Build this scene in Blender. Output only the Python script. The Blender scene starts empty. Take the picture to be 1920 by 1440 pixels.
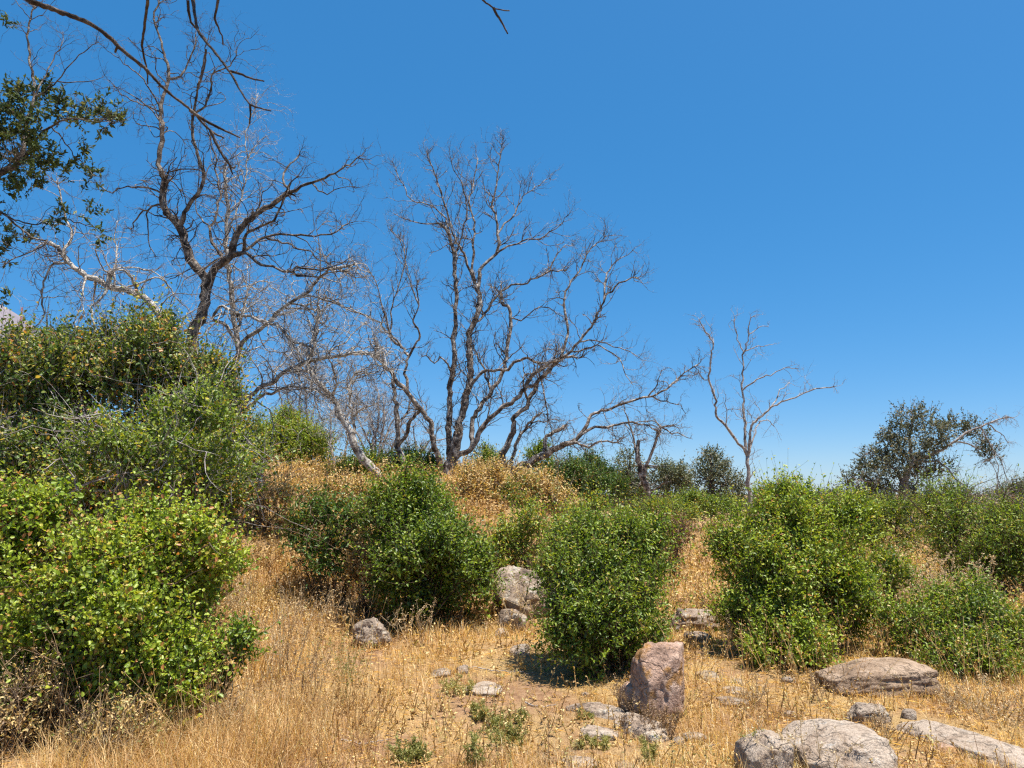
import bpy, math, random
import numpy as np
from mathutils import Vector, Matrix

# ------------------------------------------------------------------ camera, sky, sun, exposure
SC = bpy.context.scene
COL = SC.collection
F = 1371.0                       # focal length in photograph pixels (1920 wide)
HORIZON = 925.0
PITCH = math.atan((HORIZON - 720.0) / F)
EYE = 1.6
cam_d = bpy.data.cameras.new('camera')
cam = bpy.data.objects.new('camera', cam_d)
COL.objects.link(cam)
cam.location = (0, 0, EYE)
cam.rotation_euler = (math.pi / 2 + PITCH, 0, 0)
cam_d.sensor_width = 36.0
cam_d.lens = 36.0 * F / 1920.0
cam_d.clip_start = 0.05
cam_d.clip_end = 20000.0
cam_d.dof.use_dof = True
cam_d.dof.focus_distance = 9.0
cam_d.dof.aperture_fstop = 8.6
SC.camera = cam

SUN = Vector((0.26, -0.10, 0.96)).normalized()
world = bpy.data.worlds.new('World')
SC.world = world
world.use_nodes = True
wn = world.node_tree
wn.nodes.clear()
w_out = wn.nodes.new('ShaderNodeOutputWorld')
w_bg = wn.nodes.new('ShaderNodeBackground')
w_sky = wn.nodes.new('ShaderNodeTexSky')
w_sky.sky_type = 'NISHITA'
w_sky.sun_disc = False
w_sky.sun_elevation = math.asin(SUN.z)
w_sky.sun_rotation = math.atan2(SUN.x, SUN.y)
w_sky.altitude = 300.0
w_sky.air_density = 0.7
w_sky.dust_density = 0.6
w_sky.ozone_density = 10.0
w_hsv = wn.nodes.new('ShaderNodeHueSaturation')
w_hsv.inputs['Saturation'].default_value = 1.7
w_gam = wn.nodes.new('ShaderNodeGamma')
w_gam.inputs['Gamma'].default_value = 0.5
w_hsv.inputs['Value'].default_value = 1.74
wn.links.new(w_sky.outputs[0], w_gam.inputs['Color'])
wn.links.new(w_gam.outputs[0], w_hsv.inputs['Color'])
wn.links.new(w_hsv.outputs[0], w_bg.inputs['Color'])
w_bg.inputs['Strength'].default_value = 0.12
wn.links.new(w_bg.outputs[0], w_out.inputs['Surface'])

sun_d = bpy.data.lights.new('sun', 'SUN')
sun_d.energy = 5.0
sun_d.angle = math.radians(0.5)
sun_d.color = (1.0, 0.93, 0.82)
sun = bpy.data.objects.new('sun', sun_d)
COL.objects.link(sun)
sun.rotation_euler = SUN.to_track_quat('Z', 'Y').to_euler()

SC.view_settings.view_transform = 'Standard'
SC.view_settings.look = 'None'
SC.view_settings.exposure = 0.85
SC.view_settings.gamma = 1.0
SC.view_settings.use_curve_mapping = False
SC.render.engine = 'CYCLES'
SC.cycles.max_bounces = 6
SC.cycles.diffuse_bounces = 2
SC.cycles.transmission_bounces = 4
SC.cycles.use_denoising = False
SC.cycles.pixel_filter_type = 'BLACKMAN_HARRIS'
SC.cycles.filter_width = 1.25

rng = np.random.default_rng(11)
random.seed(11)

# ------------------------------------------------------------------ helpers
CP, SP = math.cos(PITCH), math.sin(PITCH)


def at(px, py, Y):
    """photograph pixel + distance in front of the camera -> world point(s)"""
    px, py, Y = (np.asarray(a, float) for a in (px, py, Y))
    u, v = (px - 960.0) / F, (720.0 - py) / F
    t = Y / (CP - v * SP)
    return np.stack([u * t, Y + 0 * t, EYE + (SP + v * CP) * t], -1)


def project(P):
    d = P - np.array([0, 0, EYE])
    zc = d[..., 1] * CP + d[..., 2] * SP
    yc = -d[..., 1] * SP + d[..., 2] * CP
    zc = np.where(zc > 0.05, zc, 0.05)
    return 960 + F * d[..., 0] / zc, 720 - F * yc / zc


def sstep(a, b, x):
    t = np.clip((x - a) / (b - a), 0, 1)
    return t * t * (3 - 2 * t)


def _hash(i, j, k):
    n = (i * 374761393 + j * 668265263 + k * 2147483647 * 31 + 1013) & 0xFFFFFFFF
    n = ((n ^ (n >> 13)) * 1274126177) & 0xFFFFFFFF
    n = n ^ (n >> 16)
    return (n & 0xFFFF) / 65535.0


def vnoise(p):
    """value noise 0..1 at (N,3) points"""
    p = np.asarray(p, float)
    i = np.floor(p).astype(np.int64)
    f = p - i
    f = f * f * (3 - 2 * f)
    out = np.zeros(p.shape[:-1])
    for a in (0, 1):
        for b in (0, 1):
            for c in (0, 1):
                w = (f[..., 0] if a else 1 - f[..., 0]) * (f[..., 1] if b else 1 - f[..., 1]) * (f[..., 2] if c else 1 - f[..., 2])
                out += w * _hash(i[..., 0] + a, i[..., 1] + b, i[..., 2] + c)
    return out


def fbm(p, octaves=4, gain=0.5):
    p = np.asarray(p, float)
    s, a, tot = 0.0, 1.0, 0.0
    for o in range(octaves):
        s = s + a * vnoise(p * (2.03 ** o) + o * 17.3)
        tot += a
        a *= gain
    return s / tot


def n2(x, y, f, seed=0.0):
    return vnoise(np.stack([x * f + seed, y * f - seed, 0 * x + seed * 1.7], -1))


def ground(x, y):
    x, y = np.asarray(x, float), np.asarray(y, float)
    z = 0.04 * np.clip(y - 9, 0, 14)
    z = z - 0.04 * np.clip(y - 45, 0, 220)
    z = z + 1.72 * sstep(8.6, 15.2, y) * (1 - sstep(-0.4, 3.2, x - 0.05 * (y - 12))) * (1 - 0.8 * sstep(30, 60, y))
    z = z + 0.55 * sstep(-1.6, -6.0, x) * sstep(3.0, 8.5, y) * (1 - 0.9 * sstep(9.0, 13.0, y))
    z = z + 0.10 * (n2(x, y, 0.45, 3.1) - 0.5) * sstep(2, 5, y) + 0.05 * (n2(x, y, 1.7, 5.2) - 0.5)
    return z


def ground_hit(px, py):
    Y = 3.0
    while Y < 60:
        p = at(px, py, Y)
        if p[2] <= ground(p[0], p[1]):
            return p
        Y += 0.03
    return at(px, py, 60)


def norm(v):
    return v / np.maximum(np.linalg.norm(v, axis=-1, keepdims=True), 1e-9)


def rand_dirs(n):
    return norm(rng.normal(size=(n, 3)))


def make_mesh(name, V, faces, mat, tint=None, smooth=False):
    """faces: one (m,k) int array or a list of them"""
    if not isinstance(faces, list):
        faces = [faces]
    me = bpy.data.meshes.new(name)
    V = np.ascontiguousarray(V, np.float32)
    me.vertices.add(len(V))
    me.vertices.foreach_set('co', V.ravel())
    nl = sum(f.size for f in faces)
    nf = sum(len(f) for f in faces)
    idx = np.concatenate([f.ravel() for f in faces]).astype(np.int32)
    starts, s = [], 0
    for f in faces:
        starts.append(s + np.arange(len(f)) * f.shape[1])
        s += f.size
    me.loops.add(nl)
    me.loops.foreach_set('vertex_index', idx)
    me.polygons.add(nf)
    me.polygons.foreach_set('loop_start', np.concatenate(starts).astype(np.int32))
    if smooth:
        me.polygons.foreach_set('use_smooth', np.ones(nf, bool))
    me.update(calc_edges=True)
    if tint is not None:
        a = me.attributes.new('tint', 'FLOAT', 'FACE')
        a.data.foreach_set('value', np.ascontiguousarray(tint, np.float32))
    me.materials.append(mat)
    return me


def link(name, me, parent=None, loc=None):
    o = bpy.data.objects.new(name, me)
    COL.objects.link(o)
    if parent is not None:
        o.parent = parent
    if loc is not None:
        o.location = loc
    return o


def tag(o, label=None, cat=None, group=None, kind=None):
    if label: o['label'] = label
    if cat: o['category'] = cat
    if group: o['group'] = group
    if kind: o['kind'] = kind
    return o


def thing(name, label, cat, loc, group=None):
    o = bpy.data.objects.new(name, None)
    COL.objects.link(o)
    o.empty_display_size = 0.2
    o.location = tuple(float(c) for c in loc)
    return tag(o, label, cat, group)


def part(name, V, faces, mat, root, tint=None, smooth=False, stuff=False):
    V = np.asarray(V, float) - np.array(root.location)
    o = link(name, make_mesh(name, V, faces, mat, tint, smooth), root)
    if stuff:
        o['kind'] = 'stuff'
    return o


def tubes(P, R, k=5, ref=None, close=False):
    """P (N,n,3) centre lines, R (N,n) radii -> verts, quads"""
    N, n, _ = P.shape
    T = np.empty_like(P)
    T[:, 1:-1] = P[:, 2:] - P[:, :-2]
    T[:, 0] = P[:, 1] - P[:, 0]
    T[:, -1] = P[:, -1] - P[:, -2]
    T = norm(T)
    if ref is None:
        ref = rand_dirs(N)[:, None, :]
    A = norm(np.cross(T, ref))
    B = np.cross(T, A)
    ang = np.arange(k) * 2 * math.pi / k
    V = P[:, :, None, :] + R[:, :, None, None] * (np.cos(ang)[None, None, :, None] * A[:, :, None, :] + np.sin(ang)[None, None, :, None] * B[:, :, None, :])
    base = np.arange(N)[:, None, None] * n * k + np.arange(n - 1)[None, :, None] * k
    j = np.arange(k)
    j2 = (j + 1) % k
    Fq = np.stack([base + j, base + j2, base + k + j2, base + k + j], -1).reshape(-1, 4)
    return V.reshape(-1, 3), Fq


class Acc:
    """collects geometry of one mesh"""
    def __init__(self):
        self.V, self.Q, self.T, self.tq, self.tt, self.n = [], [], [], [], [], 0

    def add(self, V, Fc, tint=None):
        Fc = Fc + self.n
        t = np.zeros(len(Fc)) if tint is None else np.broadcast_to(np.asarray(tint, float), (len(Fc),))
        if Fc.shape[1] == 4:
            self.Q.append(Fc); self.tq.append(t)
        else:
            self.T.append(Fc); self.tt.append(t)
        self.V.append(V)
        self.n += len(V)

    def get(self):
        fs, ts = [], []
        if self.Q:
            fs.append(np.concatenate(self.Q)); ts.append(np.concatenate(self.tq))
        if self.T:
            fs.append(np.concatenate(self.T)); ts.append(np.concatenate(self.tt))
        return np.concatenate(self.V), fs, np.concatenate(ts)

    def part(self, name, mat, root, stuff=False, smooth=False):
        V, fs, ts = self.get()
        return part(name, V, fs, mat, root, ts, smooth, stuff)


def walk(start, d, length, n, crook=0.25, up=0.0, gravity=0.0):
    """crooked random walks: (N,n,3)"""
    N = len(start)
    P = np.empty((N, n, 3))
    P[:, 0] = start
    d = norm(d)
    step = (np.asarray(length) / (n - 1))[:, None]
    for i in range(1, n):
        d = norm(d + rng.normal(size=(N, 3)) * crook + np.array([0, 0, up - gravity * i / n]))
        P[:, i] = P[:, i - 1] + d * step * (0.8 + 0.4 * rng.random((N, 1)))
    return P


def sample_on(P, t):
    """points and tangents on (n,3) polyline at t 0..1"""
    n = len(P)
    f = np.clip(t, 0, 0.9999) * (n - 1)
    i = f.astype(int)
    w = (f - i)[:, None]
    return P[i] * (1 - w) + P[i + 1] * w, norm(P[i + 1] - P[i]), f


# ------------------------------------------------------------------ materials
def new_mat(name):
    m = bpy.data.materials.new(name)
    m.use_nodes = True
    nt = m.node_tree
    nt.nodes.clear()
    out = nt.nodes.new('ShaderNodeOutputMaterial')
    return m, nt, out


def ramp(nt, stops, fac):
    r = nt.nodes.new('ShaderNodeValToRGB')
    el = r.color_ramp.elements
    while len(el) < len(stops):
        el.new(0.5)
    for e, (p, c) in zip(el, stops):
        e.position = p
        e.color = (*c, 1)
    nt.links.new(fac, r.inputs['Fac'])
    return r.outputs['Color']


def leaf_mat(name, stops, trans=0.35, gloss=0.03, rough=0.6):
    m, nt, out = new_mat(name)
    at_ = nt.nodes.new('ShaderNodeAttribute')
    at_.attribute_name = 'tint'
    c = ramp(nt, stops, at_.outputs['Fac'])
    d = nt.nodes.new('ShaderNodeBsdfDiffuse')
    t = nt.nodes.new('ShaderNodeBsdfTranslucent')
    nt.links.new(c, d.inputs['Color'])
    g = nt.nodes.new('ShaderNodeMix'); g.data_type = 'RGBA'; g.blend_type = 'MULTIPLY'
    g.inputs[0].default_value = 1.0
    nt.links.new(c, g.inputs[6]); g.inputs[7].default_value = (1.25, 1.15, 0.55, 1)
    nt.links.new(g.outputs[2], t.inputs['Color'])
    mx = nt.nodes.new('ShaderNodeMixShader'); mx.inputs[0].default_value = trans
    nt.links.new(d.outputs[0], mx.inputs[1]); nt.links.new(t.outputs[0], mx.inputs[2])
    gl = nt.nodes.new('ShaderNodeBsdfGlossy'); gl.inputs['Roughness'].default_value = rough
    mx2 = nt.nodes.new('ShaderNodeMixShader'); mx2.inputs[0].default_value = gloss
    nt.links.new(mx.outputs[0], mx2.inputs[1]); nt.links.new(gl.outputs[0], mx2.inputs[2])
    nt.links.new(mx2.outputs[0], out.inputs['Surface'])
    return m


def tex_coord(nt, kind='Object', scale=None):
    tc = nt.nodes.new('ShaderNodeTexCoord')
    o = tc.outputs[kind]
    if scale:
        mp = nt.nodes.new('ShaderNodeMapping')
        mp.inputs['Scale'].default_value = scale
        nt.links.new(o, mp.inputs['Vector'])
        o = mp.outputs[0]
    return o


def noise(nt, vec, scale, detail=4, rough=0.55):
    n = nt.nodes.new('ShaderNodeTexNoise')
    n.inputs['Scale'].default_value = scale
    n.inputs['Detail'].default_value = detail
    n.inputs['Roughness'].default_value = rough
    nt.links.new(vec, n.inputs['Vector'])
    return n.outputs['Fac']


def mixc(nt, fac, a, b, mode='MIX'):
    m = nt.nodes.new('ShaderNodeMix'); m.data_type = 'RGBA'; m.blend_type = mode
    if hasattr(fac, 'links'): nt.links.new(fac, m.inputs[0])
    else: m.inputs[0].default_value = fac
    for s, i in ((a, 6), (b, 7)):
        if hasattr(s, 'links'): nt.links.new(s, m.inputs[i])
        else: m.inputs[i].default_value = (*s, 1)
    return m.outputs[2]


def bump(nt, h, strength, dist):
    b = nt.nodes.new('ShaderNodeBump')
    b.inputs['Strength'].default_value = strength
    b.inputs['Distance'].default_value = dist
    nt.links.new(h, b.inputs['Height'])
    return b.outputs[0]


def principled(nt, out, col, rough=0.9, nrm=None, spec=0.2):
    p = nt.nodes.new('ShaderNodeBsdfPrincipled')
    if hasattr(col, 'links'): nt.links.new(col, p.inputs['Base Color'])
    else: p.inputs['Base Color'].default_value = (*col, 1)
    p.inputs['Roughness'].default_value = rough
    p.inputs['Specular IOR Level'].default_value = spec
    if nrm is not None: nt.links.new(nrm, p.inputs['Normal'])
    nt.links.new(p.outputs[0], out.inputs['Surface'])


def bark_mat(name, dark, mid, pale, pale_at=0.62):
    m, nt, out = new_mat(name)
    v = tex_coord(nt)
    n1 = noise(nt, v, 9.0, 6, 0.7)
    c = ramp(nt, [(0.38, dark), (0.50, mid), (pale_at, pale), (0.85, pale)], n1)
    n_f = noise(nt, v, 55.0, 3, 0.6)
    c = mixc(nt, 0.55, c, ramp(nt, [(0.3, (0.35, 0.33, 0.30)), (0.7, (1.0, 1.0, 1.0))], n_f), 'MULTIPLY')
    principled(nt, out, c, 0.92, bump(nt, n_f, 0.9, 0.03))
    return m


def rock_mat(name, base, pale, dark, lichen, lichen_amt, rust=None):
    m, nt, out = new_mat(name)
    v = tex_coord(nt)
    n1 = noise(nt, v, 5.0, 6, 0.62)
    c = ramp(nt, [(0.30, dark), (0.45, base), (0.62, pale), (0.8, pale)], n1)
    n2_ = noise(nt, v, 11.0, 5, 0.7)
    c = mixc(nt, ramp(nt, [(lichen_amt, (0, 0, 0)), (lichen_amt + 0.06, (0.85, 0.85, 0.85))], n2_), c, lichen)
    if rust:
        n4 = noise(nt, v, 6.3, 4, 0.6)
        mp = nt.nodes.new('ShaderNodeMapping')
        c = mixc(nt, ramp(nt, [(0.50, (0, 0, 0)), (0.60, (0.9, 0.9, 0.9))], n4), c, rust)
    nd = nt.nodes.new('ShaderNodeTexNoise'); nd.inputs['Scale'].default_value = 4.0; nd.inputs['Detail'].default_value = 5
    nt.links.new(v, nd.inputs['Vector'])
    va = nt.nodes.new('ShaderNodeVectorMath'); va.operation = 'MULTIPLY_ADD'
    nt.links.new(nd.outputs['Color'], va.inputs[0]); va.inputs[1].default_value = (0.9, 0.9, 0.9); nt.links.new(v, va.inputs[2])
    vo = nt.nodes.new('ShaderNodeTexVoronoi'); vo.feature = 'DISTANCE_TO_EDGE'; vo.inputs['Scale'].default_value = 1.5
    nt.links.new(va.outputs[0], vo.inputs['Vector'])
    crk = ramp(nt, [(0.0, (0.22, 0.2, 0.18)), (0.022, (1, 1, 1))], vo.outputs['Distance'])
    c = mixc(nt, 0.55, c, crk, 'MULTIPLY')
    n5 = noise(nt, v, 130.0, 2, 0.6)
    c = mixc(nt, 0.5, c, ramp(nt, [(0.36, (0.45, 0.43, 0.41)), (0.55, (1, 1, 1)), (0.72, (1.2, 1.2, 1.2))], n5), 'MULTIPLY')
    n3 = noise(nt, v, 42.0, 4, 0.7)
    c = mixc(nt, 0.5, c, ramp(nt, [(0.34, (0.3, 0.28, 0.27)), (0.52, (1, 1, 1)), (0.75, (1.12, 1.12, 1.12))], n3), 'MULTIPLY')
    mu = nt.nodes.new('ShaderNodeMath'); mu.operation = 'ADD'
    nt.links.new(n3, mu.inputs[0]); nt.links.new(n2_, mu.inputs[1])
    mu2 = nt.nodes.new('ShaderNodeMath'); mu2.operation = 'ADD'
    cl = nt.nodes.new('ShaderNodeMath'); cl.operation = 'MINIMUM'; cl.inputs[1].default_value = 0.03
    nt.links.new(vo.outputs['Distance'], cl.inputs[0])
    ms = nt.nodes.new('ShaderNodeMath'); ms.operation = 'MULTIPLY'; ms.inputs[1].default_value = 14.0
    nt.links.new(cl.outputs[0], ms.inputs[0])
    nt.links.new(mu.outputs[0], mu2.inputs[0]); nt.links.new(ms.outputs[0], mu2.inputs[1])
    principled(nt, out, c, 0.95, bump(nt, mu2.outputs[0], 0.8, 0.025))
    return m


def blade_mat(name, stops, trans=0.3):
    return leaf_mat(name, stops, trans, 0.03, 0.5)


M = {}
M['dead_bark'] = bark_mat('dead bark', (0.050, 0.035, 0.028), (0.20, 0.16, 0.135), (0.58, 0.53, 0.48), 0.60)
M['dark_bark'] = bark_mat('dark bark', (0.045, 0.033, 0.027), (0.14, 0.11, 0.092), (0.42, 0.37, 0.32), 0.64)
M['pale_bark'] = bark_mat('pale bark', (0.12, 0.095, 0.08), (0.46, 0.42, 0.38), (0.72, 0.68, 0.63), 0.57)
M['grey_bark'] = bark_mat('grey bark', (0.16, 0.13, 0.12), (0.42, 0.37, 0.34), (0.62, 0.57, 0.53), 0.60)
M['near_bark'] = bark_mat('dark near bark', (0.03, 0.022, 0.018), (0.085, 0.066, 0.056), (0.22, 0.185, 0.16), 0.66)
M['stem'] = bark_mat('shrub stem', (0.07, 0.045, 0.03), (0.17, 0.12, 0.085), (0.33, 0.26, 0.19), 0.68)

GREEN_A = [(0.0, (0.080, 0.145, 0.012)), (0.40, (0.235, 0.345, 0.024)), (0.72, (0.41, 0.50, 0.050)), (0.88, (0.48, 0.46, 0.075)), (0.95, (0.58, 0.40, 0.10)), (1.0, (0.50, 0.22, 0.07))]
M['leaf_bright'] = leaf_mat('bright green leaves', GREEN_A, 0.40, 0.035, 0.45)
M['leaf_lush'] = leaf_mat('lush green leaves', [(0.0, (0.050, 0.100, 0.010)), (0.45, (0.150, 0.245, 0.018)), (0.8, (0.31, 0.41, 0.036)), (0.94, (0.42, 0.46, 0.07)), (1.0, (0.52, 0.40, 0.11))], 0.40, 0.035, 0.45)
M['leaf_dark'] = leaf_mat('dark green leaves', [(0.0, (0.035, 0.085, 0.014)), (0.5, (0.075, 0.159, 0.022)), (0.85, (0.152, 0.234, 0.031)), (0.96, (0.377, 0.312, 0.060)), (1.0, (0.493, 0.284, 0.072))], 0.36, 0.035, 0.45)
M['leaf_holm'] = leaf_mat('dusky evergreen leaves', [(0.0, (0.030, 0.042, 0.018)), (0.5, (0.085, 0.125, 0.040)), (0.85, (0.19, 0.225, 0.085)), (1.0, (0.30, 0.27, 0.12))], 0.25, 0.02, 0.6)
M['leaf_mixed'] = leaf_mat('mixed olive and yellow leaves', [(0.0, (0.043, 0.097, 0.017)), (0.45, (0.109, 0.185, 0.024)), (0.70, (0.239, 0.284, 0.036)), (0.84, (0.493, 0.412, 0.072)), (0.94, (0.600, 0.440, 0.108)), (1.0, (0.522, 0.227, 0.060))], 0.40, 0.035, 0.45)
M['leaf_yellow'] = leaf_mat('yellow green leaves', [(0.0, (0.078, 0.156, 0.018)), (0.4, (0.182, 0.273, 0.026)), (0.75, (0.325, 0.390, 0.046)), (0.92, (0.520, 0.520, 0.033)), (1.0, (0.585, 0.364, 0.088))], 0.42, 0.035, 0.45)
M['leaf_olive'] = leaf_mat('grey olive leaves', [(0.0, (0.058, 0.081, 0.036)), (0.5, (0.111, 0.137, 0.060)), (0.85, (0.215, 0.215, 0.102)), (1.0, (0.351, 0.273, 0.132))], 0.25, 0.05)
M['leaf_grey'] = leaf_mat('dull grey green leaves', [(0.0, (0.054, 0.074, 0.039)), (0.5, (0.115, 0.135, 0.065)), (0.8, (0.230, 0.216, 0.117)), (1.0, (0.351, 0.270, 0.169))], 0.2, 0.05)
M['leaf_dry'] = leaf_mat('dry golden leaves', [(0.0, (0.22, 0.115, 0.042)), (0.35, (0.48, 0.30, 0.11)), (0.7, (0.68, 0.49, 0.20)), (0.92, (0.76, 0.62, 0.31)), (1.0, (0.20, 0.24, 0.05))], 0.35, 0.04)
M['leaf_brown'] = leaf_mat('dry brown leaves', [(0.0, (0.15, 0.085, 0.045)), (0.5, (0.34, 0.21, 0.105)), (0.85, (0.50, 0.35, 0.18)), (1.0, (0.16, 0.17, 0.05))], 0.3, 0.04)
M['grass_dry'] = blade_mat('dry straw grass', [(0.0, (0.20, 0.10, 0.038)), (0.25, (0.46, 0.27, 0.105)), (0.55, (0.69, 0.465, 0.205)), (0.85, (0.81, 0.62, 0.33)), (0.95, (0.84, 0.72, 0.45)), (1.0, (0.24, 0.26, 0.06))], 0.42)
M['weed_brown'] = blade_mat('dry weed stalks', [(0.0, (0.17, 0.10, 0.055)), (0.5, (0.40, 0.28, 0.165)), (1.0, (0.66, 0.52, 0.31))], 0.2)
M['weed_green'] = blade_mat('green weed leaves', [(0.0, (0.12, 0.145, 0.04)), (0.6, (0.27, 0.28, 0.08)), (1.0, (0.42, 0.38, 0.13))], 0.3)

M['rock_grey'] = rock_mat('grey rock', (0.32, 0.255, 0.20), (0.43, 0.355, 0.285), (0.13, 0.10, 0.08), (0.42, 0.40, 0.34), 0.60)
M['rock_pale'] = rock_mat('pale rock', (0.40, 0.32, 0.25), (0.48, 0.40, 0.325), (0.27, 0.19, 0.135), (0.42, 0.40, 0.37), 0.60)
M['rock_pink'] = rock_mat('pink rock', (0.45, 0.30, 0.225), (0.58, 0.43, 0.34), (0.20, 0.13, 0.095), (0.40, 0.36, 0.31), 0.68, (0.36, 0.185, 0.055))
M['rock_lichen'] = rock_mat('lichen covered rock', (0.31, 0.235, 0.18), (0.44, 0.36, 0.28), (0.10, 0.075, 0.06), (0.50, 0.47, 0.40), 0.57)
M['rock_brown'] = rock_mat('brown rock', (0.31, 0.22, 0.15), (0.44, 0.33, 0.24), (0.13, 0.09, 0.065), (0.47, 0.45, 0.38), 0.66)


def ground_material():
    m, nt, out = new_mat('dry soil and straw')
    v = tex_coord(nt, 'Object')
    n1 = noise(nt, v, 0.9, 4, 0.6)
    n2_ = noise(nt, v, 14.0, 5, 0.65)
    n3 = noise(nt, v, 90.0, 3, 0.7)
    soil = ramp(nt, [(0.3, (0.23, 0.125, 0.066)), (0.5, (0.36, 0.215, 0.12)), (0.7, (0.47, 0.31, 0.185))], n2_)
    straw = ramp(nt, [(0.3, (0.30, 0.18, 0.08)), (0.5, (0.45, 0.30, 0.13)), (0.7, (0.58, 0.42, 0.20))], n3)
    c = mixc(nt, ramp(nt, [(0.40, (0, 0, 0)), (0.58, (1, 1, 1))], n1), soil, straw)
    c = mixc(nt, 0.6, c, ramp(nt, [(0.35, (0.45, 0.42, 0.40)), (0.6, (1, 1, 1))], n3), 'MULTIPLY')
    mu = nt.nodes.new('ShaderNodeMath'); mu.operation = 'ADD'
    nt.links.new(n3, mu.inputs[0]); nt.links.new(n2_, mu.inputs[1])
    principled(nt, out, c, 0.97, bump(nt, mu.outputs[0], 0.8, 0.03))
    return m


M['ground'] = ground_material()

# ------------------------------------------------------------------ ground and mountain
def build_ground():
    ys = list(np.arange(-10, 3, 0.6)) + list(np.arange(3, 20, 0.09))
    y, s = 20.0, 0.12
    while y < 6000:
        ys.append(y); y += s; s *= 1.085
    ys = np.array(ys)
    t = np.linspace(-1, 1, 281)
    u = 2.0 * (0.45 * t + 0.55 * t ** 3)
    X = u[None, :] * (8 + np.maximum(ys, 0))[:, None]
    Yg = np.broadcast_to(ys[:, None], X.shape)
    Z = ground(X, Yg)
    near = (1 - sstep(9, 16, Yg))
    Z = Z + near * 0.035 * (n2(X, Yg, 6.0, 9.0) - 0.5)
    V = np.stack([X, Yg, Z], -1).reshape(-1, 3)
    r, c = X.shape
    i = (np.arange(r - 1)[:, None] * c + np.arange(c - 1)[None, :]).ravel()
    Q = np.stack([i, i + 1, i + c + 1, i + c], -1)
    o = link('ground', make_mesh('ground', V, Q, M['ground'], smooth=True))
    tag(o, kind='structure')


build_ground()


def build_mountain():
    m, nt, out = new_mat('haze tinted mountain slope')
    v = tex_coord(nt)
    c = ramp(nt, [(0.35, (0.17, 0.155, 0.185)), (0.65, (0.235, 0.21, 0.235))], noise(nt, v, 0.01, 5))  # distance haze put into the slope colour as a greyish violet tint
    principled(nt, out, c, 1.0)
    xs = np.linspace(-2600, 200, 90)
    ys = np.linspace(2200, 4200, 40)
    X, Yg = np.meshgrid(xs, ys)
    peak = at(-40, 606, 3000)
    h = peak[2] * np.exp(-((X - peak[0]) / 520.0) ** 2) * np.exp(-((Yg - 3000) / 520.0) ** 2)
    h = h + 260 * np.exp(-((X + 2300) / 500.0) ** 2 - ((Yg - 3200) / 600.0) ** 2)
    Z = h * (0.9 + 0.22 * (fbm(np.stack([X / 260, Yg / 260, 0 * X], -1), 4) - 0.5)) - 12
    V = np.stack([X, Yg, Z], -1).reshape(-1, 3)
    r, cc = X.shape
    i = (np.arange(r - 1)[:, None] * cc + np.arange(cc - 1)[None, :]).ravel()
    o = link('mountain', make_mesh('mountain', V, np.stack([i, i + 1, i + cc + 1, i + cc], -1), m, smooth=True))
    tag(o, kind='structure')


build_mountain()

# ------------------------------------------------------------------ leaves
def leaf_geom(P, T, N, L, W, oval=False, fold=0.18):
    """leaves at P along T with face normal ~N; returns verts and tris"""
    T = norm(T)
    S = norm(np.cross(T, N))
    Nn = np.cross(S, T)
    L, W = L[:, None], W[:, None]
    if oval:
        a = P + 0.28 * L * T + 0.46 * W * S + fold * W * Nn
        b = P + 0.68 * L * T + 0.42 * W * S + fold * W * Nn - 0.04 * L * Nn
        tip = P + L * T - 0.12 * L * Nn
        c = P + 0.68 * L * T - 0.42 * W * S + fold * W * Nn - 0.04 * L * Nn
        d = P + 0.28 * L * T - 0.46 * W * S + fold * W * Nn
        V = np.stack([P, a, b, tip, c, d], 1)
        i = np.arange(len(P))[:, None] * 6
        Tq = np.concatenate([i + np.array([0, 1, 2]), i + np.array([0, 2, 3]), i + np.array([0, 3, 4]), i + np.array([0, 4, 5])], 1).reshape(-1, 3)
        return V.reshape(-1, 3), Tq, 4
    a = P + 0.45 * L * T + 0.5 * W * S + fold * W * Nn
    tip = P + L * T - 0.1 * L * Nn
    c = P + 0.45 * L * T - 0.5 * W * S + fold * W * Nn
    V = np.stack([P, a, tip, c], 1)
    i = np.arange(len(P))[:, None] * 4
    Tq = np.concatenate([i + np.array([0, 1, 2]), i + np.array([0, 2, 3])], 1).reshape(-1, 3)
    return V.reshape(-1, 3), Tq, 2


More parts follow.
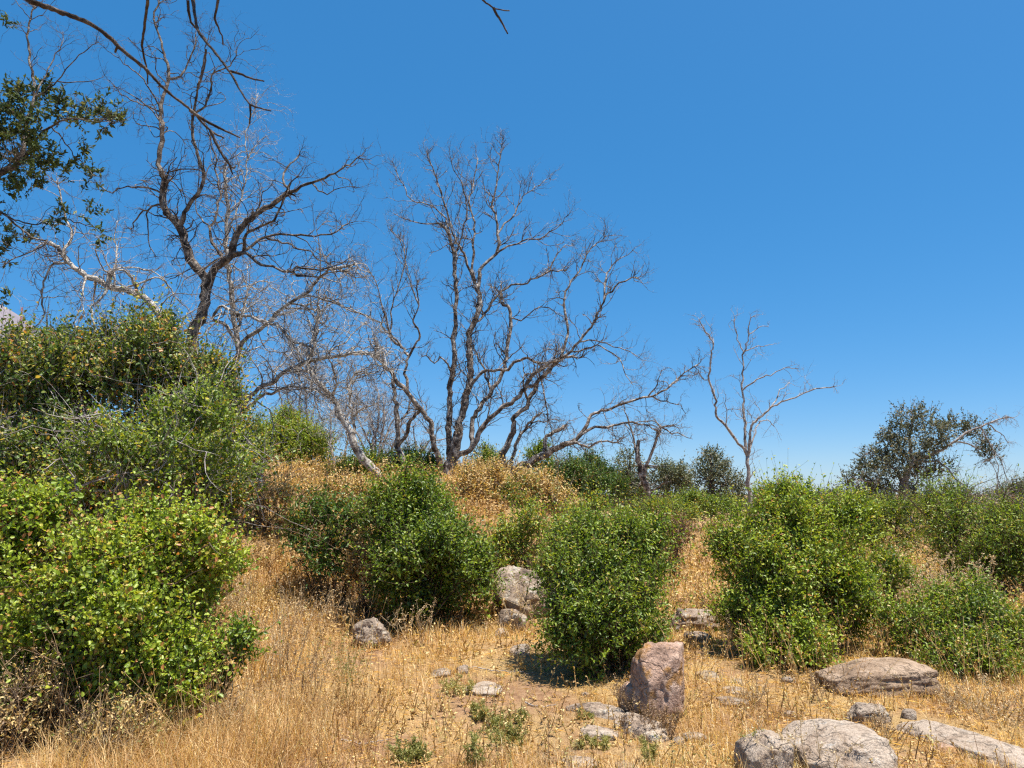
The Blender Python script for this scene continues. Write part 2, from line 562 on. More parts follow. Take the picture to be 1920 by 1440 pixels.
def shoots_to_leaves(P, D, SL, K, L, W, out_dirs, tint_shift=0.0, spread=0.9, oval=False, droop=0.0, tint_lo=0.0, tint_hi=1.0):
    """leafy shoots: returns leaf verts, tris, tint and the twig polylines"""
    n = len(P)
    n_pt = 4
    path = walk(P, D, SL, n_pt, 0.16, 0.05)
    tt = (np.arange(K) + rng.random((n, K))) / K
    f = np.clip(tt, 0, 0.999) * (n_pt - 1)
    i = f.astype(int)
    w = (f - i)[..., None]
    rows = np.arange(n)[:, None]
    pos = path[rows, i] * (1 - w) + path[rows, i + 1] * w
    dirs = norm(path[rows, i + 1] - path[rows, i])
    rad = rng.normal(size=(n, K, 3))
    T = norm(dirs * 0.55 + norm(rad) * spread + np.array([0, 0, -droop]))
    Nn = norm(rng.normal(size=(n, K, 3)) * 0.75 + np.array([0.15, -0.25, 0.75]) + out_dirs[:, None, :] * 0.5)
    Ls = L * (0.65 + 0.6 * rng.random((n, K))) * (1.05 - 0.35 * tt)
    Ws = W * Ls * (0.85 + 0.3 * rng.random((n, K)))
    V, Tq, per = leaf_geom(pos.reshape(-1, 3), T.reshape(-1, 3), Nn.reshape(-1, 3), Ls.ravel(), Ws.ravel(), oval)
    shoot_t = rng.normal(0.42 + tint_shift, 0.19, (n, 1)) + 0.12 * (tt - 0.5) + rng.normal(0, 0.11, (n, K))
    odd = rng.random((n, K)) < 0.045
    shoot_t = np.where(odd, 0.86 + 0.14 * rng.random((n, K)), np.minimum(shoot_t, 0.93))
    tint = np.repeat(np.clip(shoot_t, tint_lo, tint_hi).ravel(), per)
    return V, Tq, tint, path, (pos, T, Nn, Ls, Ws)


def sample_lobe(n, c, r, seed, lumps=0.38, hole=0.30, hole_f=2.0, top_bias=0.25, zmin=None, inner=0.5):
    """points in the outer part of an uneven ellipsoid, outward directions"""
    pts, outs = [], []
    got = 0
    for _try in range(12):
        if got >= n: break
        m = int((n - got) * 2.2) + 64
        d = rand_dirs(m)
        d[:, 2] += top_bias * rng.random(m)
        d = norm(d)
        lump = 1 + lumps * (fbm(d * 2.1 + seed, 3, 0.6) - 0.5) * 2
        rr = (inner + (1 - inner) * rng.random(m) ** 0.55) * lump
        p = c + d * r * rr[:, None]
        keep = vnoise(p * (hole_f / np.mean(r)) + seed * 3.7) > hole
        if zmin is not None:
            keep &= p[:, 2] > zmin(p[:, 0], p[:, 1]) + 0.02
        pts.append(p[keep]); outs.append(norm(d[keep] / r * np.mean(r)))
        got += int(keep.sum())
    return np.concatenate(pts)[:n], np.concatenate(outs)[:n]


def bush(name, label, cat, Y, lobes, leaf_px, leaf_w, mat, cover=5.0, K=10, stems=14, group=None, oval=False, shoot=5.0,
         hole=0.30, lumps=0.38, tint=0.0, upward=0.55, base=None, twig_mat='stem', leaf_parts=0, droop=0.0, spread=0.9, dead_twigs=0, depth_k=0.85, skirt=0.62, inner=0.42, lobelets=6):
    """lobes: (x0, x1, y0, y1, dY) boxes in the photograph, each a rounded mass at its own distance"""
    cx = np.mean([(l[0] + l[1]) / 2 for l in lobes]) if base is None else base
    b = at(cx, HORIZON, Y)
    gz = float(ground(b[0], b[1]))
    root = thing(name, label, cat, (b[0], b[1], gz), group)
    L = leaf_px / F * Y
    fol, twg = Acc(), Acc()
    singles = []
    cents = []
    for li, (x0, x1, y0, y1, dY) in enumerate(lobes):
        Yl = Y + dY
        p0, p1 = at(x0, y1, Yl), at(x1, y0, Yl)
        c = (p0 + p1) / 2
        rx, rz = (p1[0] - p0[0]) / 2, (p1[2] - p0[2]) / 2
        r = np.array([rx, depth_k * (0.6 * rx + 0.4 * min(rx, rz)), rz])
        cents.append((c, r))
        area_px = math.pi / 4 * (x1 - x0) * (y1 - y0)
        n_leaf = cover * area_px / (0.5 * leaf_px * leaf_px * leaf_w * 0.75)
        ns = ns0 = max(6, int(n_leaf / K))
        sd = rng.random(3) * 50
        P, O = sample_lobe(ns, c, r * 0.93, sd, lumps + 0.14, hole + 0.07, zmin=ground, inner=inner)
        frac = (P[:, 2] - c[2] + r[2]) / (2 * r[2])
        kp = rng.random(len(P)) > skirt * (1 - sstep(0.08, 0.50, frac))
        P, O = P[kp], O[kp]
        for _ in range(lobelets):
            a = rand_dirs(1)[0]; a[2] = abs(a[2]) * 1.1 - 0.15; a /= np.linalg.norm(a)
            cc = c + a * r * (0.74 + 0.22 * rng.random())
            P2, O2 = sample_lobe(max(4, int(ns0 * 0.075)), cc, r * (0.20 + 0.16 * rng.random()), rng.random(3) * 50, 0.4, 0.25, zmin=ground, inner=0.2)
            P = np.vstack([P, P2]); O = np.vstack([O, norm(O2 + a)])
        ns = len(P)
        stray = rng.random(ns) < 0.15
        P = np.where(stray[:, None], P + (P - c) * 0.27 * rng.random((ns, 1)), P)
        D = norm(O * 0.75 + rng.normal(size=(ns, 3)) * 0.45 + np.array([0, 0, upward]))
        SL = L * shoot * (0.5 + 0.9 * rng.random(ns)) * np.where(stray, 1.9, 1.0)
        D = np.where((stray & (O[:, 2] > 0.2))[:, None], norm(D * 0.5 + np.array([0, 0, 1.0])), D)
        big = fbm(P * (1.6 / np.mean(r)) + sd, 2) - 0.5
        V, Tq, tn, path, raw = shoots_to_leaves(P - D * SL[:, None] * 0.5, D, SL, K, L, leaf_w, O, 0.0, spread, oval, droop)
        per = len(tn) // (ns * K)
        tn = np.clip(tn + tint + np.repeat(np.repeat(0.5 * big, K), per), 0, 1)
        if leaf_parts and li == 0:
            singles = (V, Tq, tn, per)
        fol.add(V, Tq, tn)
        tv, tq = tubes(path, np.linspace(1.0, 0.4, 4)[None, :] * (L * 0.045 + 0 * SL[:, None]), 3)
        twg.add(tv, tq)
        # stems from the ground into the mass
        k = max(3, int(stems * rx / sum(abs(l[1] - l[0]) for l in lobes) * 2 / (2 * (p1[0] - p0[0]) / (2 * rx)) * (x1 - x0) / max(rx, 1e-6)))
        k = max(4, stems // len(lobes))
        foot = np.stack([c[0] + rng.normal(0, 0.16, k) * rx + (b[0] - c[0]) * 0.5, c[1] + rng.normal(0, 0.2, k) * r[1], np.zeros(k)], -1)
        foot[:, 2] = ground(foot[:, 0], foot[:, 1]) - 0.03
        tips, _ = sample_lobe(k, c, r * 0.8, sd + 9, 0.2, 0.0, inner=0.2)
        tips = tips[rng.permutation(len(tips))]
        s = np.linspace(0, 1, 8)[None, :, None]
        P3 = foot[:, None] * (1 - s) + tips[:, None] * s
        bow = rng.normal(size=(k, 1, 3)) * 0.12 * rx
        P3 = P3 + bow * np.sin(s * math.pi) + rng.normal(size=P3.shape) * 0.012 * rx
        rr = (0.006 + 0.010 * rng.random(k))[:, None] * np.linspace(1.3, 0.35, 8)[None, :] * min(1.6, max(0.7, rx))
        tv, tq = tubes(P3, rr, 5)
        twg.add(tv, tq)
        # side twigs off the stems
        st = P3[:, 3:7].reshape(-1, 3)
        sd_ = norm(rng.normal(size=st.shape) + np.array([0, 0, 0.5]))
        W3 = walk(st, sd_, np.full(len(st), rx * 0.5), 6, 0.3, 0.05)
        tv, tq = tubes(W3, np.linspace(0.005, 0.002, 6)[None, :] + 0 * W3[:, :, 0], 3)
        twg.add(tv, tq)
        if dead_twigs:
            q = max(2, int(dead_twigs * area_px / sum(math.pi / 4 * (l[1] - l[0]) * (l[3] - l[2]) for l in lobes)))
            P, O = sample_lobe(q, c, r * 0.95, sd + 5, 0.3, 0.0, inner=0.8)
            W3 = walk(P, O * 0.5 + rng.normal(size=(q, 3)) * 0.7 + np.array([0, -0.1, 0.2]), np.full(q, 14 * L) * (0.4 + rng.random(q)), 7, 0.28)
            tv, tq = tubes(W3, np.linspace(0.11, 0.04, 7)[None, :] * L * (0.6 + 0.8 * rng.random((q, 1))), 4)
            twg.add(tv, tq)
    if leaf_parts:
        V, Tq, tn, per = singles
        vper = 6 if oval else 4
        nl = len(V) // vper
        cen = V.reshape(nl, vper, 3).mean(1)
        dist = np.linalg.norm(cen - np.array([0, 0, EYE]), axis=1)
        px, py = project(cen)
        ok = (px > 5) & (px < 1900) & (py < 1435)
        # spread over the visible face: the nearest leaf of each small patch of the surface
        cell = (np.floor(cen[:, 0] / 0.11) * 1000 + np.floor(cen[:, 2] / 0.11)).astype(int)
        order = np.argsort(np.where(ok, dist, 1e9))
        seen, pick = set(), []
        for i in order:
            if not ok[i] or len(pick) >= leaf_parts: break
            if cell[i] in seen: continue
            seen.add(cell[i]); pick.append(i)
        mask = np.ones(nl, bool); mask[pick] = False
        VV, FF, TT = fol.get()
        # the picked leaves leave the joined foliage (they are in the first lobe, at the front of the arrays)
        fm = np.ones(len(FF[0]), bool)
        fm[:nl * per] = np.repeat(mask, per)
        part('foliage', VV, FF[0][fm], M[mat], root, TT[fm], stuff=True)
        lt = Tq[:per] - Tq[0, 0]
        for i in pick:
            v = V[i * vper:(i + 1) * vper]
            o0 = v[0]
            me = make_mesh('leaf', v - o0, lt, M[mat], tn[i * per:(i + 1) * per])
            link('leaf', me, root, tuple(o0 - np.array(root.location)))
    else:
        fol.part('foliage', M[mat], root, True)
    twg.part('stems', M[twig_mat], root, True)
    return root


# ------------------------------------------------------------------ traced limbs
def smooth_px(pts, step=9.0, jit=1.3):
    p = np.array(pts, float)
    if len(p) == 2:
        p = np.array([p[0], (p[0] + p[1]) / 2 + rng.normal(0, 2, 2), p[1]])
    q = np.vstack([2 * p[0] - p[1], p, 2 * p[-1] - p[-2]])
    out = []
    for i in range(1, len(q) - 2):
        a, b, c, d = q[i - 1:i + 3]
        m = max(2, int(np.linalg.norm(c - b) / step))
        for t in np.arange(m) / m:
            out.append(0.5 * ((2 * b) + (c - a) * t + (2 * a - 5 * b + 4 * c - d) * t ** 2 + (3 * b - a - 3 * c + d) * t ** 3))
    out.append(q[-2])
    out = np.array(out)
    out[1:-1] += rng.normal(0, jit, (len(out) - 2, 2))
    return out


def limbs_3d(Y, spec, grounded=(0,), ws=0.8):
    """spec: (parent index or None, width px start, width px end, depth change m, pixel points)"""
    res = []
    for idx, (par, w0, w1, dd, pts) in enumerate(spec):
        px = smooth_px(pts)
        n = len(px)
        t = np.linspace(0, 1, n)
        if par is None:
            y0 = Y
        else:
            pp = res[par]
            k = int(np.argmin(np.sum((pp['px'] - px[0]) ** 2, 1)))
            y0 = pp['P'][k, 1]
        yy = y0 + dd * t ** 0.9 + np.sin(t * 7 + idx) * 0.02 * abs(dd)
        P = at(px[:, 0], px[:, 1], yy)
        if par is not None:
            off = res[par]['P'][k] - P[0]
            P = P + off[None] * np.exp(-t * n / 2.5)[:, None]
        if par is None and idx in grounded:
            g = ground(P[0, 0], P[0, 1])
            if P[0, 2] > g:
                q = P[0].copy(); q[2] = g - 0.15
                q[0] += (P[0, 0] - P[1, 0]) * 0.8
                ext = np.linspace(0, 1, 6)[:-1, None]
                P = np.vstack([q * (1 - ext) + P[0] * ext, P])
                t = np.concatenate([np.zeros(5), t])
                px = np.vstack([np.repeat(px[:1], 5, 0), px])
        R = 0.5 * ws * (w0 + (w1 - w0) * t ** 0.8) / F * P[:, 1]
        R = R * (1 + 0.12 * (vnoise(np.stack([t * 25, 0 * t + idx * 3.3, 0 * t], -1)) - 0.5) * 2)
        if par is None and idx in grounded:
            R[:3] *= np.array([1.5, 1.3, 1.12])
        res.append(dict(P=P, R=R, px=px, par=par))
    return res


def twigs_from(lims, dens, L1, r1, up=0.12, crook=0.28, lvl2=4, lvl3=3, start=0.3, gravity=0.0, kinds=None, flat=0.8, tipburst=5):
    """three orders of crooked branches off the traced limbs"""
    S, D, Ln, R0 = [], [], [], []
    for li, lm in enumerate(lims):
        P, R = lm['P'], lm['R']
        ln = np.linalg.norm(np.diff(P, axis=0), axis=1).sum()
        k = int(dens * ln * (0.8 + 0.4 * rng.random()))
        s0 = start if lm['par'] is None else 0.12
        t = s0 + (1 - s0) * rng.random(k) ** 0.8
        t = np.concatenate([t, 0.96 + 0.039 * rng.random(tipburst)])
        p, tg, f = sample_on(P, t)
        r = np.interp(f, np.arange(len(R)), R)
        perp = norm(np.cross(tg, rng.normal(size=p.shape)))
        perp[:, 1] *= flat
        S.append(p); D.append(norm(tg * 0.65 + perp * 0.8 + np.array([0, 0, up])))
        Ln.append(L1 * (0.35 + 0.9 * rng.random(len(t))) * (1.1 - 0.55 * t) * np.clip(ln / 1.5, 0.5, 1.2))
        R0.append(np.minimum(r * 0.55, r1 * (0.7 + 0.6 * rng.random(len(t)))))
    S, D, Ln, R0 = map(np.concatenate, (S, D, Ln, R0))
    acc = Acc()
    A = walk(S, D, Ln, 9, crook, up * 0.6, gravity)
    acc.add(*tubes(A, R0[:, None] * np.linspace(1, 0.42, 9)[None, :], 4))

    def children(A, R0, Ln, m, frac, npt, taper, k):
        N, n, _ = A.shape
        i = rng.integers(2, n - 1, (N, m))
        i[:, 0] = n - 2
        rows = np.arange(N)[:, None]
        p = A[rows, i]; tg = norm(A[rows, i + 1] - A[rows, i])
        d = norm(tg * 0.7 + norm(rng.normal(size=p.shape)) * 0.75 + np.array([0, 0, up]))
        ln = Ln[:, None] * frac * (0.4 + 0.9 * rng.random((N, m)))
        r = R0[:, None] * (1 - 0.5 * i / n) * 0.66 + 0 * ln
        p, d, ln, r = p.reshape(-1, 3), d.reshape(-1, 3), ln.ravel(), r.ravel()
        B = walk(p, d, ln, npt, crook, up * 0.5, gravity)
        acc.add(*tubes(B, r[:, None] * np.linspace(1, taper, npt)[None, :], k))
        return B, r, ln
    if lvl2:
        B, rb, lb = children(A, R0, Ln, lvl2, 0.55, 6, 0.5, 3)
        if lvl3:
            C, rc, lc = children(B, rb, lb, lvl3, 0.6, 5, 0.5, 3)
    return acc


def limb_mesh(lm, root, name, mat, k=8):
    P, R = lm['P'][None], lm['R'][None].copy()
    V, Q = tubes(P, R, k, ref=np.array([[[0.13, 1.0, 0.07]]]))
    n = len(V)
    V = V + 0.10 * np.repeat(R[0], k)[:, None] * (rng.random((n, 3)) - 0.5) * 2
    cap = np.array([lm['P'][-1] + (lm['P'][-1] - lm['P'][-2]) * 0.15])
    V = np.vstack([V, cap])
    j = np.arange(k)
    T = np.stack([n - k + j, n - k + (j + 1) % k, np.full(k, n)], -1)
    return part(name, V, [Q, T], M[mat], root, None, True)


def dead_tree(label, Y, spec, mat, dens=5, L1=0.8, r1=0.010, names=None, cat='dead tree', name='dead_tree', group=None, grounded=(0,), twig_mat=None, ws=0.8, **kw):
    lims = limbs_3d(Y, spec, grounded, ws)
    b = lims[0]['P'][0]
    root = thing(name, label, cat, (b[0], b[1], float(ground(b[0], b[1]))), group)
    for i, lm in enumerate(lims):
        nm = 'trunk' if lm['par'] is None else ('limb' if spec[i][1] >= 7 else 'branch')
        limb_mesh(lm, root, nm, mat, 9 if spec[i][1] > 14 else 6)
    if dens > 0:
        acc = twigs_from(lims, dens, L1, r1, **kw)
        acc.part('twigs', M[twig_mat or mat], root, True)
    return root, lims


#@@TREES
TALL = [
 (None, 30, 17, 0.0, [(362, 690), (360, 622), (375, 600), (386, 559), (386, 536), (382, 517), (356, 487), (349, 461), (339, 431), (307, 386), (306, 356), (309, 337)]),
 (0, 15, 3, 0.7, [(309, 337), (298, 307), (302, 277), (304, 244), (300, 210), (307, 180), (317, 146), (309, 109), (300, 71), (289, 37), (296, 11), (300, -30)]),
 (0, 14, 3, -0.6, [(337, 437), (339, 424), (351, 390), (375, 352), (382, 326), (371, 289), (362, 259), (364, 214), (379, 206), (396, 172), (397, 139), (431, 124), (444, 94)]),
 (2, 8, 2, -0.4, [(364, 214), (371, 169), (379, 131), (386, 90), (392, 60)]),
 (1, 7, 2, 0.5, [(317, 146), (337, 142), (352, 116), (366, 82), (367, 50)]),
 (0, 6, 2, -0.5, [(309, 340), (318, 325), (330, 319), (364, 317), (380, 322)]),
 (0, 6, 2, 0.5, [(300, 365), (277, 352), (240, 351), (202, 358), (186, 340)]),
 (0, 7, 3, 0.3, [(307, 381), (291, 383), (277, 390), (262, 402), (250, 418), (245, 430)]),
 (7, 5, 2, 0.1, [(277, 390), (278, 410), (277, 435), (280, 460), (292, 480)]),
 (1, 5, 2, 0.4, [(300, 210), (281, 202), (268, 195), (245, 188), (228, 178), (219, 165)]),
 (1, 4, 1.5, 0.6, [(302, 243), (277, 234), (256, 231), (250, 210)]),
 (1, 5, 1.5, -0.6, [(300, 196), (289, 180), (262, 142), (232, 120), (208, 100), (195, 88)]),
 (0, 22, 12, -0.3, [(388, 545), (396, 520), (405, 502), (424, 487), (434, 474), (442, 446), (469, 409), (490, 396), (514, 382), (530, 370), (544, 360)]),
 (12, 10, 3, -0.7, [(544, 360), (565, 350), (585, 341), (610, 333), (630, 322), (655, 308), (675, 292)]),
 (12, 8, 3, 0.4, [(544, 360), (532, 345), (531, 326), (540, 313), (551, 304), (562, 290)]),
 (12, 10, 3, 0.8, [(424, 487), (450, 476), (487, 450), (505, 442), (525, 439), (565, 440), (600, 442), (630, 435), (645, 424), (655, 418)]),
 (15, 10, 3, -0.8, [(456, 472), (459, 450), (466, 434), (490, 424), (514, 412), (525, 390), (534, 370), (545, 345), (560, 330)]),
 (12, 9, 3, 0.6, [(420, 489), (410, 475), (397, 457), (392, 431), (400, 418), (405, 405), (410, 380), (412, 360), (405, 326), (403, 292), (396, 270), (390, 250)]),
 (17, 5, 2, 0.3, [(392, 431), (383, 415), (375, 405), (368, 390), (368, 375), (372, 365)]),
 (12, 9, 3, -0.9, [(440, 480), (465, 478), (480, 490), (510, 502), (540, 508), (560, 516), (585, 520), (620, 512), (655, 508)]),
 (19, 6, 2, -0.3, [(548, 511), (555, 503), (580, 506), (600, 505), (630, 498), (660, 480)]),
 (15, 6, 2, 0.3, [(500, 455), (530, 456), (545, 460), (560, 468), (585, 472), (597, 488), (625, 492), (660, 490)]),
 (13, 5, 1.5, -0.4, [(590, 340), (600, 355), (615, 362), (640, 352), (665, 350)]),
 (0, 6, 2, -0.8, [(382, 512), (395, 498), (420, 478), (395, 497), (372, 510), (352, 520), (340, 536)]),
]
dead_tree('tallest dead tree, dark forked trunk rising out of the big left thicket', 11.0, TALL, 'dark_bark', ws=0.76,
          dens=5.0, L1=0.75, r1=0.011, lvl2=4, lvl3=2, gravity=0.05, up=0.06, crook=0.33, start=0.55, twig_mat='dark_bark')

PALE = [
 (None, 22, 8, 0.0, [(488, 900), (484, 868), (472, 844), (446, 802), (437, 757), (433, 712), (444, 671), (446, 637), (438, 607), (437, 574), (431, 525), (427, 495), (424, 450), (426, 405), (424, 352), (420, 311)]),
 (0, 6, 2, 0.5, [(426, 430), (431, 424), (440, 404), (446, 386), (459, 349), (463, 300), (461, 255), (469, 225), (482, 195), (484, 175)]),
 (1, 4, 1.5, 0.3, [(463, 300), (470, 288), (478, 275), (499, 255)]),
 (0, 13, 6, -0.9, [(444, 655), (454, 637), (476, 622), (502, 604), (525, 581), (555, 562), (585, 540), (600, 520), (619, 507), (640, 500), (667, 495)]),
 (0, 10, 6, -0.6, [(440, 650), (425, 612), (397, 599), (410, 580), (418, 574), (450, 589), (487, 600), (505, 604), (525, 615), (544, 637), (565, 645), (581, 652)]),
 (4, 7, 3, 0.5, [(581, 652), (585, 634), (592, 615), (600, 600), (598, 580), (596, 560), (600, 530)]),
 (0, 13, 8, -1.0, [(440, 790), (455, 768), (469, 742), (485, 730), (506, 720), (532, 701), (550, 690), (574, 681), (607, 671), (625, 669), (645, 667), (660, 662), (675, 660), (690, 662), (708, 668)]),
 (0, 9, 5, -0.5, [(444, 792), (460, 768), (476, 754), (490, 744), (506, 739), (520, 731), (532, 727), (555, 728), (577, 727), (592, 730), (607, 739), (626, 748)]),
 (3, 6, 2, -0.5, [(555, 562), (575, 555), (600, 560), (640, 574), (685, 592), (700, 600)]),
 (0, 7, 2, 0.7, [(440, 640), (460, 560), (470, 540), (485, 528), (500, 530), (520, 545), (545, 560)]),
 (0, 6, 2, 0.7, [(444, 628), (458, 580), (463, 555), (462, 530), (465, 505), (470, 490)]),
 (6, 6, 2, 0.5, [(506, 720), (520, 690), (540, 672), (548, 655), (552, 640)]),
 (6, 5, 2, -0.4, [(574, 681), (560, 660), (545, 640), (540, 610), (520, 590)]),
 (6, 6, 2, 0.4, [(607, 671), (630, 650), (650, 640), (668, 620), (684, 608)]),
]
dead_tree('pale grey dead tree leaning out from the right edge of the big left thicket', 12.0, PALE, 'pale_bark', ws=0.74,
          dens=10, L1=0.95, r1=0.011, lvl2=5, lvl3=2, gravity=0.10, up=0.04, crook=0.34, start=0.3, twig_mat='pale_bark')

LEAN = [
 (None, 24, 9, 0.0, [(345, 700), (330, 640), (311, 607), (292, 581), (275, 562), (262, 555), (240, 547), (225, 541), (202, 536), (180, 524), (161, 517), (140, 500), (126, 490), (120, 480), (108, 466), (94, 454)]),
 (0, 9, 3, 0.5, [(120, 478), (121, 465), (133, 447), (133, 430), (122, 405), (120, 390), (112, 365), (106, 340)]),
 (0, 10, 4, -0.4, [(263, 556), (258, 544), (252, 530), (244, 517), (232, 508), (217, 505)]),
 (0, 9, 4, -0.6, [(199, 537), (206, 520), (210, 508), (205, 512), (200, 535), (196, 552), (180, 566), (172, 576), (174, 595), (180, 619), (186, 640), (199, 664), (215, 690)]),
 (0, 7, 3, -0.2, [(130, 492), (110, 494), (95, 499), (86, 520), (80, 547), (80, 570), (82, 589), (74, 605), (62, 620)]),
 (0, 6, 2, 0.4, [(214, 520), (214, 500), (219, 470), (216, 440), (220, 415)]),
 (0, 6, 2, 0.3, [(235, 545), (270, 528), (300, 520), (315, 535), (330, 560), (350, 575), (362, 600)]),
 (2, 5, 2, 0.5, [(217, 505), (240, 500), (270, 505), (295, 515), (312, 530), (318, 548)]),
 (0, 6, 2, -0.7, [(160, 517), (157, 545), (155, 575), (160, 600)]),
 (0, 6, 2, 0.6, [(180, 524), (176, 548), (176, 570)]),
 (4, 3.5, 1.5, 0.2, [(84, 565), (100, 560), (125, 558)]),
]
dead_tree('twisted pale limb tree reaching left above the big left thicket', 9.6, LEAN, 'pale_bark',
          dens=7, L1=0.75, r1=0.008, lvl2=4, lvl3=2, gravity=0.1, up=0.10, crook=0.36, start=0.15, twig_mat='grey_bark')

BROAD = [
 (None, 36, 30, 0.0, [(832, 915), (838, 893), (846, 866), (854, 838), (860, 810)]),
 (0, 24, 14, 0.3, [(858, 815), (865, 780), (876, 742), (882, 705), (880, 667), (879, 634), (887, 607), (897, 585), (900, 566), (898, 550), (892, 534)]),
 (1, 12, 3, 0.4, [(894, 540), (900, 505), (912, 492), (930, 477), (934, 455), (934, 440), (931, 410), (922, 391), (930, 350), (937, 309), (940, 288), (941, 270)]),
 (1, 9, 3, -0.7, [(892, 534), (884, 512), (877, 496), (862, 462), (852, 445), (847, 429), (832, 384), (825, 350), (814, 324), (806, 305), (802, 288)]),
 (2, 7, 2, -0.5, [(930, 477), (945, 466), (960, 459), (990, 449), (1012, 447), (1030, 436), (1042, 429), (1055, 415), (1065, 404)]),
 (1, 9, 3, 0.8, [(892, 534), (886, 505), (889, 462), (890, 430), (889, 410), (884, 390), (881, 369), (886, 355), (889, 342), (893, 318), (896, 297)]),
 (2, 6, 2, 0.7, [(934, 440), (947, 420), (960, 410), (972, 388), (979, 369), (992, 358), (1005, 350), (1020, 340), (1032, 335)]),
 (0, 20, 10, 0.6, [(842, 880), (842, 845), (842, 802), (843, 760), (844, 727), (847, 705), (850, 682), (851, 655), (850, 634), (854, 610), (854, 586), (855, 537), (852, 505), (851, 481), (848, 460), (844, 444), (834, 428), (825, 419)]),
 (7, 5, 2, 0.4, [(825, 420), (800, 420), (780, 417), (765, 410), (742, 402)]),
 (7, 6, 2, 0.3, [(844, 444), (840, 425), (836, 410), (822, 395), (810, 387), (790, 380), (772, 376), (760, 355), (750, 339), (745, 325), (741, 312)]),
 (7, 7, 2, -0.5, [(851, 481), (862, 455), (868, 430), (875, 400), (872, 370), (865, 340), (850, 318), (845, 295)]),
 (0, 18, 11, -0.5, [(834, 890), (827, 877), (818, 845), (812, 832), (810, 815), (809, 799), (800, 782), (790, 769), (776, 750), (764, 735), (748, 720), (737, 705), (725, 690), (715, 679), (707, 664), (704, 651), (706, 644)]),
 (11, 10, 4, 0.5, [(764, 735), (761, 712), (761, 690), (763, 676), (764, 664), (757, 655), (749, 649), (738, 638), (730, 626), (720, 615), (711, 607), (698, 597), (685, 592), (660, 583), (640, 574), (610, 556)]),
 (12, 8, 3, -0.4, [(763, 670), (775, 650), (786, 637), (786, 626), (782, 615), (776, 605), (777, 594), (786, 574), (784, 555), (782, 540), (782, 528)]),
 (13, 5, 2, 0.3, [(786, 574), (780, 555), (770, 535), (762, 500), (754, 459), (742, 440), (731, 430)]),
 (12, 7, 2, -0.5, [(749, 649), (740, 635), (731, 624), (724, 600), (720, 586), (712, 555), (705, 530), (695, 512), (682, 500)]),
 (12, 6, 2, 0.5, [(733, 630), (735, 600), (735, 575), (743, 550), (750, 526), (755, 505), (761, 481), (757, 460), (746, 440)]),
 (0, 17, 10, -0.7, [(850, 866), (865, 852), (887, 836), (896, 815), (906, 799), (920, 782), (936, 769), (948, 760), (959, 757), (973, 742), (985, 727), (992, 712), (1000, 701), (1015, 690), (1030, 679), (1042, 676)]),
 (17, 11, 4, -0.5, [(985, 728), (998, 722), (1012, 710), (1030, 695), (1050, 676), (1070, 658), (1087, 639), (1102, 620), (1117, 597), (1125, 580), (1132, 564), (1146, 545), (1162, 530), (1178, 524), (1195, 521)]),
 (18, 7, 2, 0.5, [(1132, 564), (1133, 540), (1136, 519), (1143, 505), (1151, 492), (1168, 482), (1187, 469)]),
 (18, 9, 3, 0.8, [(1052, 674), (1060, 650), (1065, 624), (1062, 600), (1059, 575), (1060, 555), (1065, 537), (1078, 518), (1091, 500), (1096, 488), (1099, 477), (1118, 458), (1136, 442)]),
 (17, 15, 9, 0.5, [(885, 833), (884, 817), (884, 795), (890, 780), (899, 765), (910, 750), (921, 735), (930, 722), (940, 705), (945, 690), (947, 671), (953, 645), (959, 615), (957, 595), (955, 577), (945, 572), (937, 565), (940, 550)]),
 (21, 7, 5, 0.6, [(921, 735), (914, 715), (906, 686), (897, 672), (890, 658), (884, 640)]),
 (1, 10, 7, -0.7, [(883, 720), (893, 707), (906, 697), (925, 693), (944, 694), (958, 687), (970, 675), (980, 672), (992, 671), (1012, 680), (1030, 680), (1055, 672), (1075, 668)]),
 (1, 9, 4, 0.7, [(882, 622), (889, 609), (900, 598), (911, 586), (918, 572), (926, 560), (942, 546), (960, 537), (980, 532), (997, 526), (1015, 517), (1031, 507), (1046, 508), (1061, 507)]),
 (24, 5, 2, 0.3, [(1031, 507), (1037, 493), (1042, 481), (1052, 470), (1061, 462), (1074, 460)]),
 (18, 6, 2, -0.6, [(1075, 664), (1100, 655), (1120, 648), (1140, 655), (1160, 672), (1170, 695), (1185, 720)]),
 (18, 5, 2, 0.3, [(1087, 648), (1105, 640), (1130, 645), (1150, 650), (1180, 660), (1200, 672)]),
 (21, 5, 2, -0.4, [(955, 600), (975, 600), (990, 590), (1012, 575), (1030, 580), (1060, 600)]),
 (7, 6, 3, -0.5, [(846, 700), (838, 680), (825, 670), (815, 680), (802, 668), (792, 668)]),
]
dead_tree('broad crowned dead tree with many forked limbs on the crest at centre', 15.0, BROAD, 'dead_bark', ws=0.64,
          dens=7.0, L1=0.66, r1=0.0115, lvl2=5, lvl3=2, up=0.15, crook=0.25, start=0.9)

dead_tree('slender dark dead stem with broken top beside the broad crowned tree', 15.2, [
 (None, 15, 9, 0.0, [(770, 905), (762, 880), (752, 858), (745, 836), (746, 815), (747, 795), (744, 770), (741, 750), (738, 730), (736, 712)]),
 (0, 11, 8, -0.4, [(749, 833), (762, 818), (767, 795), (775, 782), (786, 772)]),
 (0, 6, 4, 0.4, [(749, 795), (760, 782), (768, 766), (770, 752)]),
], 'dead_bark', dens=2, L1=0.4, r1=0.006, lvl2=2, lvl3=2, tipburst=2)

